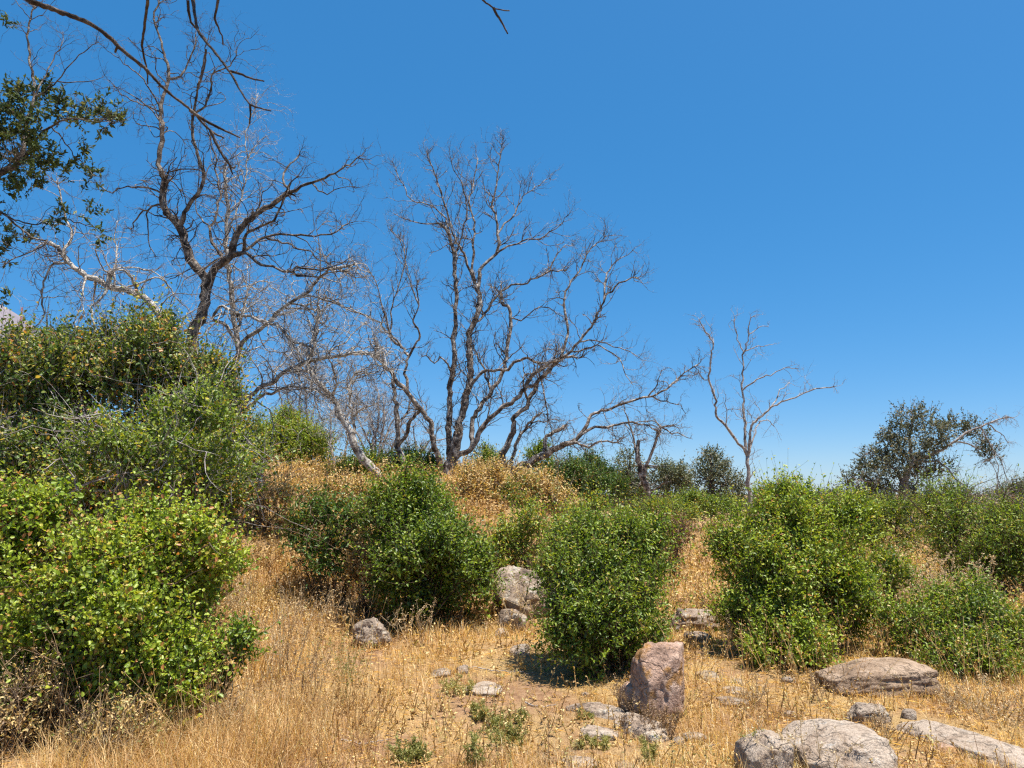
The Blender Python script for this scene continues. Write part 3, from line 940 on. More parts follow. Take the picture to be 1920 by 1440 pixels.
dead_tree('bowed dead tree with curved trunk left of the broad crowned tree', 14.2, [
 (None, 22, 8, 0.0, [(712, 895), (700, 878), (682, 860), (666, 840), (660, 822), (655, 806), (643, 787), (632, 765), (627, 752), (621, 742), (607, 728), (591, 716), (584, 703), (578, 690), (580, 672), (587, 650), (592, 625), (595, 600), (597, 574)]),
 (0, 9, 4, 0.6, [(660, 820), (664, 800), (661, 780), (656, 760), (655, 739), (657, 720), (662, 705), (672, 700), (685, 697)]),
 (0, 9, 3, -0.4, [(624, 748), (629, 730), (630, 715), (628, 700), (621, 682), (612, 668)]),
 (1, 6, 2, 0.2, [(657, 722), (668, 712), (680, 706), (700, 700), (720, 690)]),
 (1, 6, 3, -0.3, [(660, 780), (672, 770), (690, 762), (700, 758)]),
 (0, 5, 2, 0.4, [(584, 703), (570, 690), (560, 670), (550, 645)]),
 (0, 5, 2, 0.5, [(600, 722), (590, 740), (598, 770), (606, 790)]),
], 'pale_bark', ws=0.74, dens=11, L1=0.95, r1=0.011, lvl2=5, lvl3=2, up=0.05, crook=0.36, twig_mat='pale_bark')

MULTI = [
 (None, 18, 8, 0.0, [(932, 905), (937, 880), (944, 851), (950, 835), (959, 817), (962, 800), (962, 787), (970, 775), (985, 765), (992, 750), (1002, 735), (1010, 715), (1018, 705), (1030, 690), (1045, 672)]),
 (None, 13, 5, 0.4, [(950, 905), (957, 870), (968, 835), (976, 815), (990, 795), (1002, 785), (1015, 775)]),
 (None, 24, 13, -0.3, [(950, 905), (968, 880), (990, 868), (1012, 858), (1024, 852), (1045, 840), (1062, 833), (1080, 826)]),
 (2, 12, 8, 0.4, [(1023, 852), (1021, 838), (1023, 825), (1033, 815), (1045, 808), (1055, 802), (1062, 798)]),
 (2, 9, 4, -0.5, [(1033, 818), (1050, 822), (1080, 828), (1095, 834), (1108, 837), (1122, 828), (1140, 827), (1160, 829)]),
 (2, 10, 3, 0.6, [(1080, 826), (1092, 810), (1103, 795), (1106, 785), (1115, 775), (1128, 770), (1146, 765), (1165, 758), (1189, 750), (1207, 746), (1224, 743), (1240, 734), (1255, 724), (1268, 714), (1277, 702), (1292, 693), (1309, 683)]),
 (2, 8, 3, 0.3, [(1085, 818), (1105, 803), (1130, 800), (1150, 798), (1167, 793), (1185, 792), (1210, 798), (1224, 802), (1235, 808)]),
 (0, 7, 3, -0.4, [(992, 750), (985, 735), (980, 715), (986, 702), (1000, 700)]),
 (5, 4, 1.5, 0.3, [(1224, 743), (1240, 752), (1258, 755), (1275, 762), (1285, 775)]),
 (5, 4, 1.5, -0.3, [(1216, 745), (1228, 728), (1235, 712), (1240, 695)]),
 (1, 5, 2, 0.2, [(985, 800), (1000, 790), (1020, 790), (1042, 785)]),
 (0, 5, 2, -0.3, [(1017, 710), (1022, 740), (1028, 775), (1035, 815)]),
]
dead_tree('low spreading dead tree with a long limb sweeping right over dark shrubs', 15.8, MULTI, 'dead_bark', ws=0.74,
          dens=8, L1=0.7, r1=0.009, lvl2=5, lvl3=3, up=0.03, crook=0.33, grounded=(0, 1, 2), gravity=0.05)

dead_tree('short dead tree with snapped top behind the yellow green shrubs', 20.0, [
 (None, 20, 9, 0.0, [(1220, 960), (1216, 929), (1207, 899), (1201, 880), (1196, 864), (1196, 845), (1197, 826)]),
 (0, 9, 4, -0.4, [(1209, 895), (1212, 872), (1222, 850), (1229, 828), (1236, 812), (1242, 802), (1264, 798)]),
 (0, 6, 2.5, 0.4, [(1196, 860), (1190, 830), (1181, 794), (1175, 780), (1172, 765)]),
 (1, 4, 2, 0.3, [(1242, 802), (1230, 792), (1210, 790), (1190, 792)]),
 (1, 4, 1.5, -0.3, [(1242, 802), (1262, 812), (1280, 815), (1295, 822)]),
 (0, 5, 2, -0.5, [(1220, 925), (1232, 915), (1242, 908), (1250, 902)]),
], 'dead_bark', dens=4, L1=0.8, r1=0.010, lvl2=4, lvl3=2, up=0.03, crook=0.33, tipburst=3)

dead_tree('lone slim dead tree forking like an antler against the sky on the right', 20.0, [
 (None, 14, 11, 0.0, [(1408, 985), (1406, 934), (1403, 905), (1402, 881), (1402, 855)]),
 (0, 10, 3, -0.6, [(1402, 856), (1394, 843), (1386, 833), (1375, 818), (1360, 798), (1350, 785), (1342, 772), (1343, 760), (1342, 746), (1337, 730), (1329, 715), (1331, 695), (1332, 671), (1335, 658), (1336, 645), (1331, 633), (1325, 623), (1318, 612), (1312, 601)]),
 (0, 10, 2.5, 0.4, [(1402, 858), (1398, 842), (1397, 815), (1397, 785), (1395, 760), (1393, 732), (1393, 700), (1393, 667), (1390, 650), (1382, 636), (1380, 620), (1377, 597)]),
 (2, 5, 2, -0.4, [(1394, 672), (1399, 655), (1402, 640), (1404, 627), (1405, 612), (1407, 597), (1414, 592)]),
 (2, 4, 1.5, 0.4, [(1396, 660), (1412, 652), (1430, 650), (1452, 645)]),
 (3, 3.5, 1.5, 0.2, [(1404, 627), (1415, 618), (1428, 612), (1440, 612)]),
 (0, 9, 3, -0.6, [(1403, 852), (1405, 837), (1406, 820), (1408, 802), (1414, 793), (1421, 785), (1435, 774), (1447, 763), (1456, 758), (1465, 754), (1482, 748), (1500, 741), (1520, 734), (1539, 728), (1566, 724)]),
 (6, 5, 2, 0.4, [(1448, 763), (1456, 750), (1461, 737), (1470, 727), (1480, 717)]),
 (2, 5, 2, -0.6, [(1396, 730), (1412, 717), (1430, 706), (1446, 703), (1465, 693), (1480, 689), (1496, 691)]),
 (0, 6, 2, 0.6, [(1404, 845), (1411, 825), (1415, 810), (1419, 794), (1432, 788), (1445, 790), (1452, 800)]),
 (1, 4, 1.5, 0.4, [(1331, 718), (1322, 712), (1310, 704), (1298, 699)]),
 (1, 3.5, 1.5, -0.3, [(1360, 798), (1362, 780), (1362, 760), (1361, 740)]),
], 'grey_bark', ws=0.62, dens=3.6, L1=0.65, r1=0.009, lvl2=4, lvl3=2, up=0.12, crook=0.28, start=0.75, tipburst=2)


def grey_thicket(label, px, base_py, Y, top, half, mat='grey_bark', n=5, dens=9, group='pale bare trees behind the crest'):
    spec = []
    for k in range(n):
        f = (k / max(1, n - 1) - 0.5) * 2 if n > 1 else 0
        h = base_py - top
        bx = px + f * 6
        spec.append((None, 9 - 1.2 * abs(f), 2, rng.normal(0, 0.4), [(bx, base_py), (bx + f * half * 0.25 + rng.normal(0, 4), base_py - h * 0.3), (bx + f * half * 0.5 + rng.normal(0, 6), base_py - h * 0.6), (bx + f * half * 0.8 + rng.normal(0, 6), base_py - h * (0.92 - 0.25 * abs(f)))]))
    return dead_tree(label, Y, spec, mat, dens=dens, L1=0.9, r1=0.010, lvl2=5, lvl3=3, up=0.06, crook=0.34, grounded=tuple(range(n)), cat='bare tree', name='bare_tree', group=group)


grey_thicket('pale bare tree with two thin upright trunks beside the bright green rounded shrub', 636, 895, 17.5, 690, 30, 'pale_bark', 2, 7)
grey_thicket('hazy grey bare bush behind the bowed dead tree', 705, 885, 20.0, 715, 85, 'grey_bark', 7, 10)
grey_thicket('low grey bare bush under the broken topped dead stem', 780, 885, 21.0, 790, 60, 'grey_bark', 5, 7)
grey_thicket('grey bare bush whose twigs show above the bright green rounded shrub', 560, 880, 19.5, 640, 60, 'grey_bark', 5, 7)


# ---- living trees: traced limbs, leaf sprays
def leafy_tree(label, Y, spec, sprays, leaf_px, leaf_w, leaf, bark, name='leafy_tree', dens=4, L1=0.5, r1=0.006, cover=3.5, grounded=(0,), hole=0.35, K=8, SLk=4.0, rk=1.0, **kw):
    root, lims = dead_tree(label, Y, spec, bark, dens=dens, L1=L1, r1=r1, cat='tree', name=name, grounded=grounded, **kw)
    L = leaf_px / F * Y
    acc, tw = Acc(), Acc()
    for (x, y, rx, ry, dY) in sprays:
        c = at(x, y, Y + dY)
        sx, sz = rx * rk / F * Y, ry * rk / F * Y
        n = max(4, int(cover * math.pi * rx * ry / (0.37 * leaf_px ** 2 * leaf_w) / K))
        P, O = sample_lobe(n, c, np.array([sx, (sx + sz) / 2, sz]), rng.random(3) * 40, 0.5, hole, inner=0.25, top_bias=0.1)
        D = norm(O * 0.6 + rng.normal(size=P.shape) * 0.5 + np.array([0, 0, 0.35]))
        V, T, tn, path, _ = shoots_to_leaves(P, D, L * SLk * (0.6 + 0.8 * rng.random(len(P))), K, L, leaf_w, O, 0.0, 0.8)
        acc.add(V, T, tn)
        tw.add(*tubes(path, np.linspace(0.06, 0.03, 4)[None, :] * L + 0 * path[:, :, 0], 3))
    acc.part('foliage', M[leaf], root, True)
    tw.part('leaf_twigs', M['stem'], root, True)
    return root


leafy_tree('green leafed tree with dark limbs at the upper left edge', 9.0, [
 (None, 40, 18, 0.0, [(-190, 950), (-170, 700), (-120, 480), (-60, 370), (0, 326), (25, 312), (41, 300)]),
 (0, 14, 4, 0.3, [(41, 300), (45, 275), (49, 244), (58, 210), (65, 182), (60, 145), (56, 112), (52, 80), (52, 56), (60, 22), (64, 10)]),
 (0, 9, 3, -0.4, [(45, 297), (70, 262), (95, 236), (130, 222), (170, 225), (200, 225), (215, 232)]),
 (0, 8, 3, -0.5, [(-60, 370), (-10, 390), (30, 420), (60, 445), (90, 452), (60, 470), (30, 485), (5, 500)]),
 (1, 5, 2, 0.4, [(65, 178), (85, 140), (100, 110), (115, 85), (118, 60)]),
 (1, 5, 2, -0.3, [(67, 182), (100, 160), (125, 130), (148, 105), (165, 90), (184, 80)]),
 (2, 5, 2, 0.3, [(95, 236), (115, 260), (140, 290), (158, 310), (175, 330)]),
 (0, 6, 2, 0.4, [(-60, 372), (0, 400), (60, 420), (110, 410), (160, 420), (200, 435)]),
 (5, 4, 1.5, 0.3, [(125, 165), (150, 160), (178, 152), (194, 145)]),
], [(20, 185, 45, 32, 0), (75, 175, 22, 28, 0.3), (20, 230, 40, 40, 0.2), (60, 240, 40, 38, -0.3), (115, 210, 30, 28, 0.1), (150, 215, 24, 16, 0), (183, 225, 26, 20, -0.2), (212, 232, 22, 26, -0.2),
    (190, 190, 12, 14, 0), (165, 185, 8, 26, 0.1), (85, 290, 32, 30, 0), (35, 290, 28, 30, 0.3), (112, 318, 20, 16, 0.2), (60, 335, 40, 18, -0.2), (152, 285, 14, 18, 0.3), (172, 325, 16, 22, 0.3), (8, 350, 18, 28, 0),
    (95, 405, 18, 14, 0), (138, 402, 16, 10, 0.1), (168, 398, 14, 10, 0), (192, 440, 22, 8, 0.1), (50, 455, 22, 14, 0), (5, 480, 12, 24, 0), (10, 440, 14, 14, 0.2), (-40, 250, 60, 70, 0), (-60, 420, 50, 50, 0), (14, 563, 11, 8, 0), (2, 45, 8, 14, 0)],
    12, 0.45, 'leaf_holm', 'dark_bark', ws=0.7, hole=0.40, K=13, SLk=2.2, rk=0.85, dens=5, L1=0.6, r1=0.006, cover=2.8, lvl2=4, lvl3=2, up=0.12, crook=0.3, start=0.85)

leafy_tree('grey green leafy tree with a bare limb arching right on the far right', 26.0, [
 (None, 30, 16, 0.0, [(1700, 990), (1697, 950), (1695, 915), (1700, 885), (1712, 865)]),
 (0, 11, 3, -0.6, [(1720, 868), (1745, 855), (1765, 845), (1790, 828), (1810, 812), (1830, 803), (1850, 795), (1870, 788), (1888, 782)]),
 (0, 10, 3, 0.6, [(1710, 866), (1708, 840), (1705, 815), (1712, 790), (1708, 770)]),
 (0, 9, 3, 0.2, [(1698, 900), (1675, 875), (1650, 858), (1632, 845)]),
 (0, 8, 3, -0.4, [(1697, 925), (1665, 915), (1635, 905), (1608, 900)]),
 (0, 7, 2, -0.4, [(1735, 862), (1765, 866), (1780, 880), (1795, 900), (1815, 918), (1830, 940)]),
 (1, 5, 2, 0.4, [(1790, 828), (1815, 832), (1840, 845), (1858, 858)]),
 (1, 4, 1.5, 0.2, [(1850, 795), (1868, 806), (1882, 818), (1890, 830)]),
 (1, 4, 1.5, -0.3, [(1858, 862), (1872, 872), (1884, 885), (1892, 905)]),
 (0, 7, 2, 0.5, [(1744, 930), (1738, 905), (1730, 890), (1722, 878)]),
], [(1700, 785, 28, 20, 0), (1735, 785, 22, 18, 0.3), (1690, 815, 34, 22, 0), (1745, 815, 34, 24, -0.3), (1785, 805, 26, 20, 0.2), (1820, 800, 22, 14, 0), (1665, 835, 30, 20, 0.2), (1705, 845, 40, 24, -0.4), (1760, 835, 24, 16, 0),
    (1640, 860, 30, 20, 0), (1685, 870, 36, 24, 0.3), (1625, 885, 24, 18, 0), (1660, 895, 40, 24, -0.3), (1720, 890, 24, 24, 0.3), (1605, 905, 22, 22, 0), (1640, 930, 44, 24, 0), (1690, 930, 30, 26, 0.3), (1752, 890, 16, 16, 0), (1838, 820, 22, 14, 0.2), (1850, 845, 18, 16, 0), (1862, 858, 18, 12, -0.2), (1765, 872, 20, 12, 0.2), (1610, 950, 30, 20, 0.2)],
    5.0, 0.6, 'leaf_grey', 'grey_bark', ws=0.7, dens=5, L1=0.9, r1=0.010, cover=2.2, lvl2=4, lvl3=2, up=0.0, gravity=0.12, crook=0.3, start=0.6, hole=0.50)

#@@BUSHES
# ------------------------------------------------------------------ shrubs
bush('green_shrub', 'bright green broad leaved shrub filling the lower left in front of the thicket', 'shrub', 5.4,
     [(-80, 330, 912, 1200, 0.0), (130, 460, 935, 1215, 0.3), (20, 390, 1060, 1330, -0.15), (-120, 120, 1000, 1300, 0.1), (110, 400, 1160, 1390, -0.2), (-60, 180, 1180, 1370, -0.1)],
     10.5, 0.64, 'leaf_bright', cover=4.0, K=9, stems=48, oval=True, shoot=6, tint=0.07, hole=0.30, leaf_parts=300, dead_twigs=30)
bush('shrub_sprig', 'low leafy sprig poking out right from the bright green left shrub', 'shrub', 5.5,
     [(375, 490, 1170, 1265, 0.0), (310, 440, 1200, 1340, 0.0)], 11, 0.5, 'leaf_lush', cover=2.4, K=8, stems=14, oval=True, shoot=4, hole=0.3)
bush('tall_thicket', 'tall dark green thicket with yellowing leaves under the left dead trees', 'thicket', 8.6,
     [(-70, 190, 625, 900, 0.1), (120, 380, 600, 860, 0.5), (280, 450, 690, 900, 0.5), (-60, 260, 800, 1020, -0.2), (200, 470, 840, 1010, 0.0), (60, 230, 622, 700, 0.4), (340, 500, 750, 985, 0.3), (310, 450, 670, 820, 0.4), (170, 405, 630, 780, 0.5), (-60, 120, 620, 800, 0.0)],
     9.5, 0.6, 'leaf_mixed', cover=3.6, K=8, stems=60, oval=True, shoot=6, hole=0.40, lumps=0.55, dead_twigs=210, tint=0.10, twig_mat='grey_bark', lobelets=9)
bush('yellow_shrub', 'yellow green twiggy shrub in front of the dark thicket below the leaning pale tree', 'shrub', 7.6,
     [(190, 470, 720, 970, 0.1), (110, 330, 780, 960, -0.1)], 9.5, 0.62, 'leaf_yellow', cover=2.2, K=8, stems=30, oval=True, shoot=6, hole=0.40, dead_twigs=80, twig_mat='grey_bark')
bush('dark_shrub', 'sparse dark green shrub in front of the golden slope left of centre', 'shrub', 9.6,
     [(510, 690, 915, 1080, 0.1), (570, 690, 990, 1115, -0.1)], 9, 0.5, 'leaf_dark', cover=2.0, K=8, stems=18, shoot=5, hole=0.40, tint=0.08, dead_twigs=20)
bush('golden_shrub', 'small half dried golden shrub touching the left side of the centre green shrub', 'shrub', 9.3,
     [(640, 740, 985, 1140, 0.0)], 8, 0.55, 'leaf_dry', cover=1.8, K=8, stems=14, shoot=5, hole=0.35, tint=0.12)
bush('green_shrub', 'large dense green shrub at centre, between the humped grey rock and the lichen boulder', 'shrub', 9.0,
     [(665, 870, 880, 1080, 0.2), (700, 925, 960, 1170, -0.2), (690, 840, 1020, 1185, -0.1), (800, 935, 1030, 1165, 0.1), (680, 905, 930, 1130, 0.0)],
     8.5, 0.5, 'leaf_lush', cover=3.3, K=10, stems=50, shoot=5.5, hole=0.31, tint=-0.02)
bush('yellow_shrub', 'thin yellow green shrub above the lichen boulder at centre', 'shrub', 10.6,
     [(925, 1060, 940, 1060, 0.2), (900, 1000, 990, 1080, 0.0), (1030, 1195, 930, 1040, 0.9)], 8, 0.5, 'leaf_yellow', cover=2.2, K=8, stems=18, shoot=5, hole=0.36, tint=0.12)
bush('green_shrub', 'dense green shrub right of centre overhanging the pink boulder', 'shrub', 6.9,
     [(1005, 1240, 975, 1200, 0.2), (1080, 1272, 952, 1160, 0.4), (1020, 1160, 960, 1080, 0.3), (1010, 1200, 1080, 1285, -0.15), (1130, 1255, 1120, 1250, 0.0), (1025, 1250, 1030, 1250, 0.05)],
     10, 0.42, 'leaf_lush', cover=3.0, K=10, stems=50, shoot=5.5, hole=0.33, tint=0.05, droop=0.2)
bush('green_shrub', 'biggest rounded green shrub on the right, beside the golden grass gap', 'shrub', 7.7,
     [(1345, 1560, 920, 1180, 0.2), (1440, 1640, 905, 1150, 0.3), (1350, 1520, 1080, 1240, -0.2), (1390, 1560, 1160, 1280, -0.7), (1540, 1640, 1050, 1230, 0.3), (1430, 1530, 895, 980, 0.3), (1365, 1610, 990, 1230, -0.05)],
     8.5, 0.5, 'leaf_bright', cover=3.3, K=10, stems=50, shoot=5.5, hole=0.32, tint=0.0)
bush('green_shrub', 'low loose green shrub right of the long brown rock', 'shrub', 7.2,
     [(1640, 1800, 1120, 1260, 0.3), (1720, 1930, 1090, 1250, 0.3), (1730, 1900, 1180, 1310, -0.4), (1860, 1990, 1150, 1300, -0.1)],
     9, 0.45, 'leaf_lush', cover=2.7, K=10, stems=40, shoot=5.5, hole=0.32, tint=0.10)
bush('willowy_shrub', 'tall feathery green shrub at the right edge with drooping sprays', 'shrub', 11.0,
     [(1745, 1920, 930, 1110, 0.0), (1840, 1990, 950, 1170, 0.0), (1720, 1820, 905, 1000, 0.6)], 9, 0.28, 'leaf_lush', cover=3.0, K=12, stems=36, shoot=7, hole=0.36, droop=0.25, tint=0.12, dead_twigs=40)
bush('olive_shrub', 'dull olive shrub behind the biggest rounded green shrub', 'shrub', 13.0,
     [(1600, 1750, 935, 1050, 0.2), (1560, 1680, 920, 1040, 0.6)], 6, 0.4, 'leaf_yellow', cover=2.2, K=9, stems=16, shoot=5, hole=0.36, tint=0.06)
bush('yellow_shrub', 'small yellow green shrub between the right rounded shrub and the tan seed heads', 'shrub', 8.6,
     [(1625, 1705, 1020, 1130, 0.0)], 8, 0.5, 'leaf_yellow', cover=2.4, K=8, stems=10, shoot=5, hole=0.3)
bush('rounded_shrub', 'light green rounded shrub behind the leaning pale tree', 'shrub', 18.0,
     [(455, 560, 785, 900, 0), (520, 640, 790, 900, 0.3), (480, 590, 772, 860, 0.5)], 6, 0.4, 'leaf_bright', cover=3.6, K=10, stems=14, shoot=5, hole=0.22, tint=0.02)
bush('dark_shrub', 'dark green shrub at the foot of the broad crowned dead tree', 'shrub', 15.6,
     [(715, 830, 845, 905, 0.2), (690, 760, 850, 905, 0.2)], 6.5, 0.5, 'leaf_dark', cover=3.2, K=8, stems=10, shoot=4, hole=0.25)
bush('dry_shrub', 'dry tan leaved shrub on the crest below the low spreading dead tree', 'shrub', 13.4,
     [(845, 965, 868, 985, 0.0), (930, 1060, 878, 980, 0.2), (1000, 1090, 905, 985, 0.0)], 6.5, 0.6, 'leaf_dry', cover=1.9, K=8, stems=24, shoot=5, hole=0.36, tint=0.20, dead_twigs=60)
bush('golden_shrub', 'golden dried shrub on the slope crest left of the centre green shrub', 'shrub', 12.2,
     [(560, 690, 900, 985, 0.2), (600, 710, 890, 960, 0.4)], 7, 0.6, 'leaf_dry', cover=2.0, K=8, stems=16, shoot=5, hole=0.3, tint=0.22)
bush('golden_shrub', 'golden dried shrub on the slope beside the yellowing thicket', 'shrub', 11.4,
     [(440, 570, 898, 985, 0.4)], 7.5, 0.6, 'leaf_dry', cover=1.8, K=8, stems=16, shoot=5, hole=0.34, tint=0.22, dead_twigs=20)
bush('yellow_shrub', 'yellow green shrub on the crest at the foot of the bowed dead tree', 'shrub', 14.6,
     [(640, 735, 845, 925, 0.1), (600, 680, 875, 930, 0.3)], 7, 0.5, 'leaf_yellow', cover=2.2, K=8, stems=12, shoot=5, hole=0.32, tint=-0.02)
bush('far_scrub', 'low line of distant olive scrub along the skyline on the right', 'scrub', 42.0,
     [(1380, 1480, 920, 975, 0), (1460, 1580, 924, 975, 3), (1560, 1660, 918, 975, 0), (1640, 1760, 922, 975, 4), (1740, 1850, 920, 975, 0), (1830, 1940, 915, 975, 2), (1920, 2060, 918, 975, 0), (1270, 1400, 925, 975, 5), (1120, 1290, 922, 975, 3)],
     4.5, 0.6, 'leaf_olive', cover=3.0, K=8, stems=18, shoot=4, hole=0.2, lumps=0.5)
bush('brown_undergrowth', 'brown dried undergrowth below the bright green left shrub', 'undergrowth', 5.2,
     [(-80, 130, 1230, 1410, -0.35), (120, 330, 1320, 1410, -0.5)], 9, 0.4, 'leaf_dry', cover=0.7, K=6, stems=40, shoot=5, hole=0.36, dead_twigs=30, tint=0.25)
bush('dark_shrub', 'wide dark green shrub behind the low spreading dead tree', 'shrub', 20.0,
     [(990, 1110, 862, 960, 0), (1070, 1190, 880, 960, 0.5), (1060, 1150, 850, 930, 0.8)], 5.5, 0.45, 'leaf_dark', cover=3.6, K=9, stems=14, shoot=4.5, hole=0.24, tint=0.06)
bush('green_shrub', 'small bright leaved shrub half hidden by the low spreading dead tree trunks', 'shrub', 18.5,
     [(985, 1040, 825, 900, 0), (895, 940, 838, 900, 0.5)], 5.5, 0.5, 'leaf_lush', cover=2.8, K=8, stems=8, shoot=4, hole=0.28)
bush('green_shrub', 'small olive green shrub growing among the dry tan shrub on the crest', 'shrub', 13.2,
     [(900, 1010, 915, 1000, 0.0)], 6.5, 0.5, 'leaf_mixed', cover=1.8, K=8, stems=12, shoot=5, hole=0.36, tint=0.10)
bush('yellow_shrub', 'yellow green shrub in front of the snapped dead tree', 'shrub', 15.0,
     [(1185, 1260, 935, 1000, 0), (1230, 1310, 945, 990, 0.6)], 6, 0.4, 'leaf_yellow', cover=2.8, K=9, stems=10, shoot=5, hole=0.25, tint=0.1)
bush('brown_shrub', 'dry reddish brown shrub at the top of the golden grass gap', 'shrub', 12.4,
     [(1225, 1300, 965, 1040, 0)], 6, 0.4, 'leaf_brown', cover=2.4, K=8, stems=14, shoot=5, hole=0.25, tint=-0.1)
bush('green_shrub', 'low vivid green shrub behind the golden grass gap', 'shrub', 22.0,
     [(1240, 1350, 920, 975, 0), (1310, 1400, 930, 985, 0.3)], 5, 0.45, 'leaf_lush', cover=3.2, K=9, stems=8, shoot=4, hole=0.2, tint=0.02)
bush('olive_shrub', 'grey olive shrub between the snapped dead tree and the dark bushy tree', 'shrub', 30.0,
     [(1225, 1300, 870, 940, 0), (1150, 1215, 890, 945, 0)], 4.5, 0.6, 'leaf_olive', cover=3.8, K=8, stems=8, shoot=4, hole=0.22)
bush('grey_shrub', 'grey purple bare twigged shrub at the far right edge', 'shrub', 17.0,
     [(1850, 1930, 930, 1010, 0)], 4.5, 0.35, 'leaf_brown', cover=1.0, K=6, stems=20, shoot=5, hole=0.2, tint=-0.2, dead_twigs=120, twig_mat='grey_bark')
bush('dark_shrub', 'dark olive shrub on the skyline at the right edge', 'shrub', 24.0,
     [(1880, 1990, 892, 990, 0), (1850, 1920, 930, 990, 0.2)], 5, 0.5, 'leaf_olive', cover=3.0, K=8, stems=10, shoot=4, hole=0.28)
bush('dark_shrub', 'dark olive shrub low behind the biggest rounded green shrub top', 'shrub', 28.0,
     [(1420, 1500, 905, 965, 0), (1490, 1610, 920, 975, 0.4)], 4.5, 0.5, 'leaf_olive', cover=3.0, K=8, stems=10, shoot=4, hole=0.25)


def bushy_tree(label, Y, px, base_py, lobes, mat, leaf_px=4.5, leaf_w=0.6, cover=3.2, name='bushy_tree'):
    b = at(px, base_py, Y)
    gz = float(ground(b[0], b[1]))
    root = thing(name, label, 'tree', (b[0], b[1], gz))
    top = at(px, min(l[2] for l in lobes) + 12, Y)
    s = np.linspace(0, 1, 9)[:, None]
    P = np.array([b[0], b[1], gz - 0.1]) * (1 - s) + top * s + rng.normal(0, 0.05, (9, 3)) * s
    R = np.linspace(0.16, 0.03, 9)
    V, Q = tubes(P[None], R[None], 8, ref=np.array([[[0.1, 1.0, 0.1]]]))
    part('trunk', V, Q, M['dark_bark'], root, None, True)
    acc, tw = Acc(), Acc()
    L = leaf_px / F * Y
    for (x0, x1, y0, y1, dY) in lobes:
        p0, p1 = at(x0, y1, Y + dY), at(x1, y0, Y + dY)
        c = (p0 + p1) / 2
        r = np.array([(p1[0] - p0[0]) / 2, (p1[0] - p0[0]) / 2 * 0.9, (p1[2] - p0[2]) / 2])
        n = int(cover * math.pi / 4 * (x1 - x0) * (y1 - y0) / (0.37 * leaf_px ** 2 * leaf_w) / 8)
        Pp, O = sample_lobe(n, c, r, rng.random(3) * 40, 0.5, 0.32, inner=0.4)
        D = norm(O * 0.7 + rng.normal(size=Pp.shape) * 0.5 + np.array([0, 0, 0.4]))
        V, T, tn, path, _ = shoots_to_leaves(Pp, D, L * 4 * (0.6 + 0.8 * rng.random(n)), 8, L, leaf_w, O, 0.0, 0.9)
        acc.add(V, T, tn)
        k = 5
        i = rng.integers(2, 8, k)
        st = P[i]
        en, _ = sample_lobe(k, c, r * 0.8, rng.random(3) * 9, 0.2, 0.0, inner=0.3)
        ss = np.linspace(0, 1, 6)[None, :, None]
        B = st[:, None] * (1 - ss) + en[:, None] * ss + rng.normal(0, 0.04, (k, 6, 3))
        tw.add(*tubes(B, np.linspace(0.05, 0.015, 6)[None, :] + np.zeros((k, 6)), 4))
    acc.part('crown', M[mat], root, True)
    tw.part('limbs', M['dark_bark'], root, True)
    return root


bushy_tree('dark bushy evergreen tree left of the lone slim dead tree', 32.0, 1335, 960,
           [(1290, 1350, 880, 950, 0), (1305, 1365, 850, 905, 0.3), (1325, 1390, 875, 950, 0), (1310, 1345, 843, 880, 0.2), (1360, 1395, 900, 955, 0.2)], 'leaf_grey')
bushy_tree('small thin crowned olive tree behind the snapped dead tree', 30.0, 1180, 950, [(1155, 1205, 846, 905, 0), (1165, 1215, 870, 935, 0.2), (1215, 1290, 862, 930, 0.4)], 'leaf_olive', cover=2.8)
bushy_tree('slender green tree standing out of the wide dark shrub', 24.0, 1112, 950, [(1090, 1130, 856, 910, 0), (1100, 1140, 880, 940, 0.2)], 'leaf_olive', cover=2.6)
bushy_tree('small round dark tree on the far skyline right of the broad crowned tree', 60.0, 905, 900, [(885, 925, 838, 880, 0), (905, 950, 850, 890, 0.5)], 'leaf_grey', leaf_px=4, cover=3)

#@@ROCKS
# ------------------------------------------------------------------ rocks
def ico(sub):
    import bmesh
    bm = bmesh.new()
    bmesh.ops.create_icosphere(bm, subdivisions=sub, radius=1.0)
    V = np.array([v.co[:] for v in bm.verts])
    Fc = np.array([[v.index for v in f.verts] for f in bm.faces])
    bm.free()
    return V, Fc


ICO = {s: ico(s) for s in (3, 4, 5)}
ROCK_FOOT = []


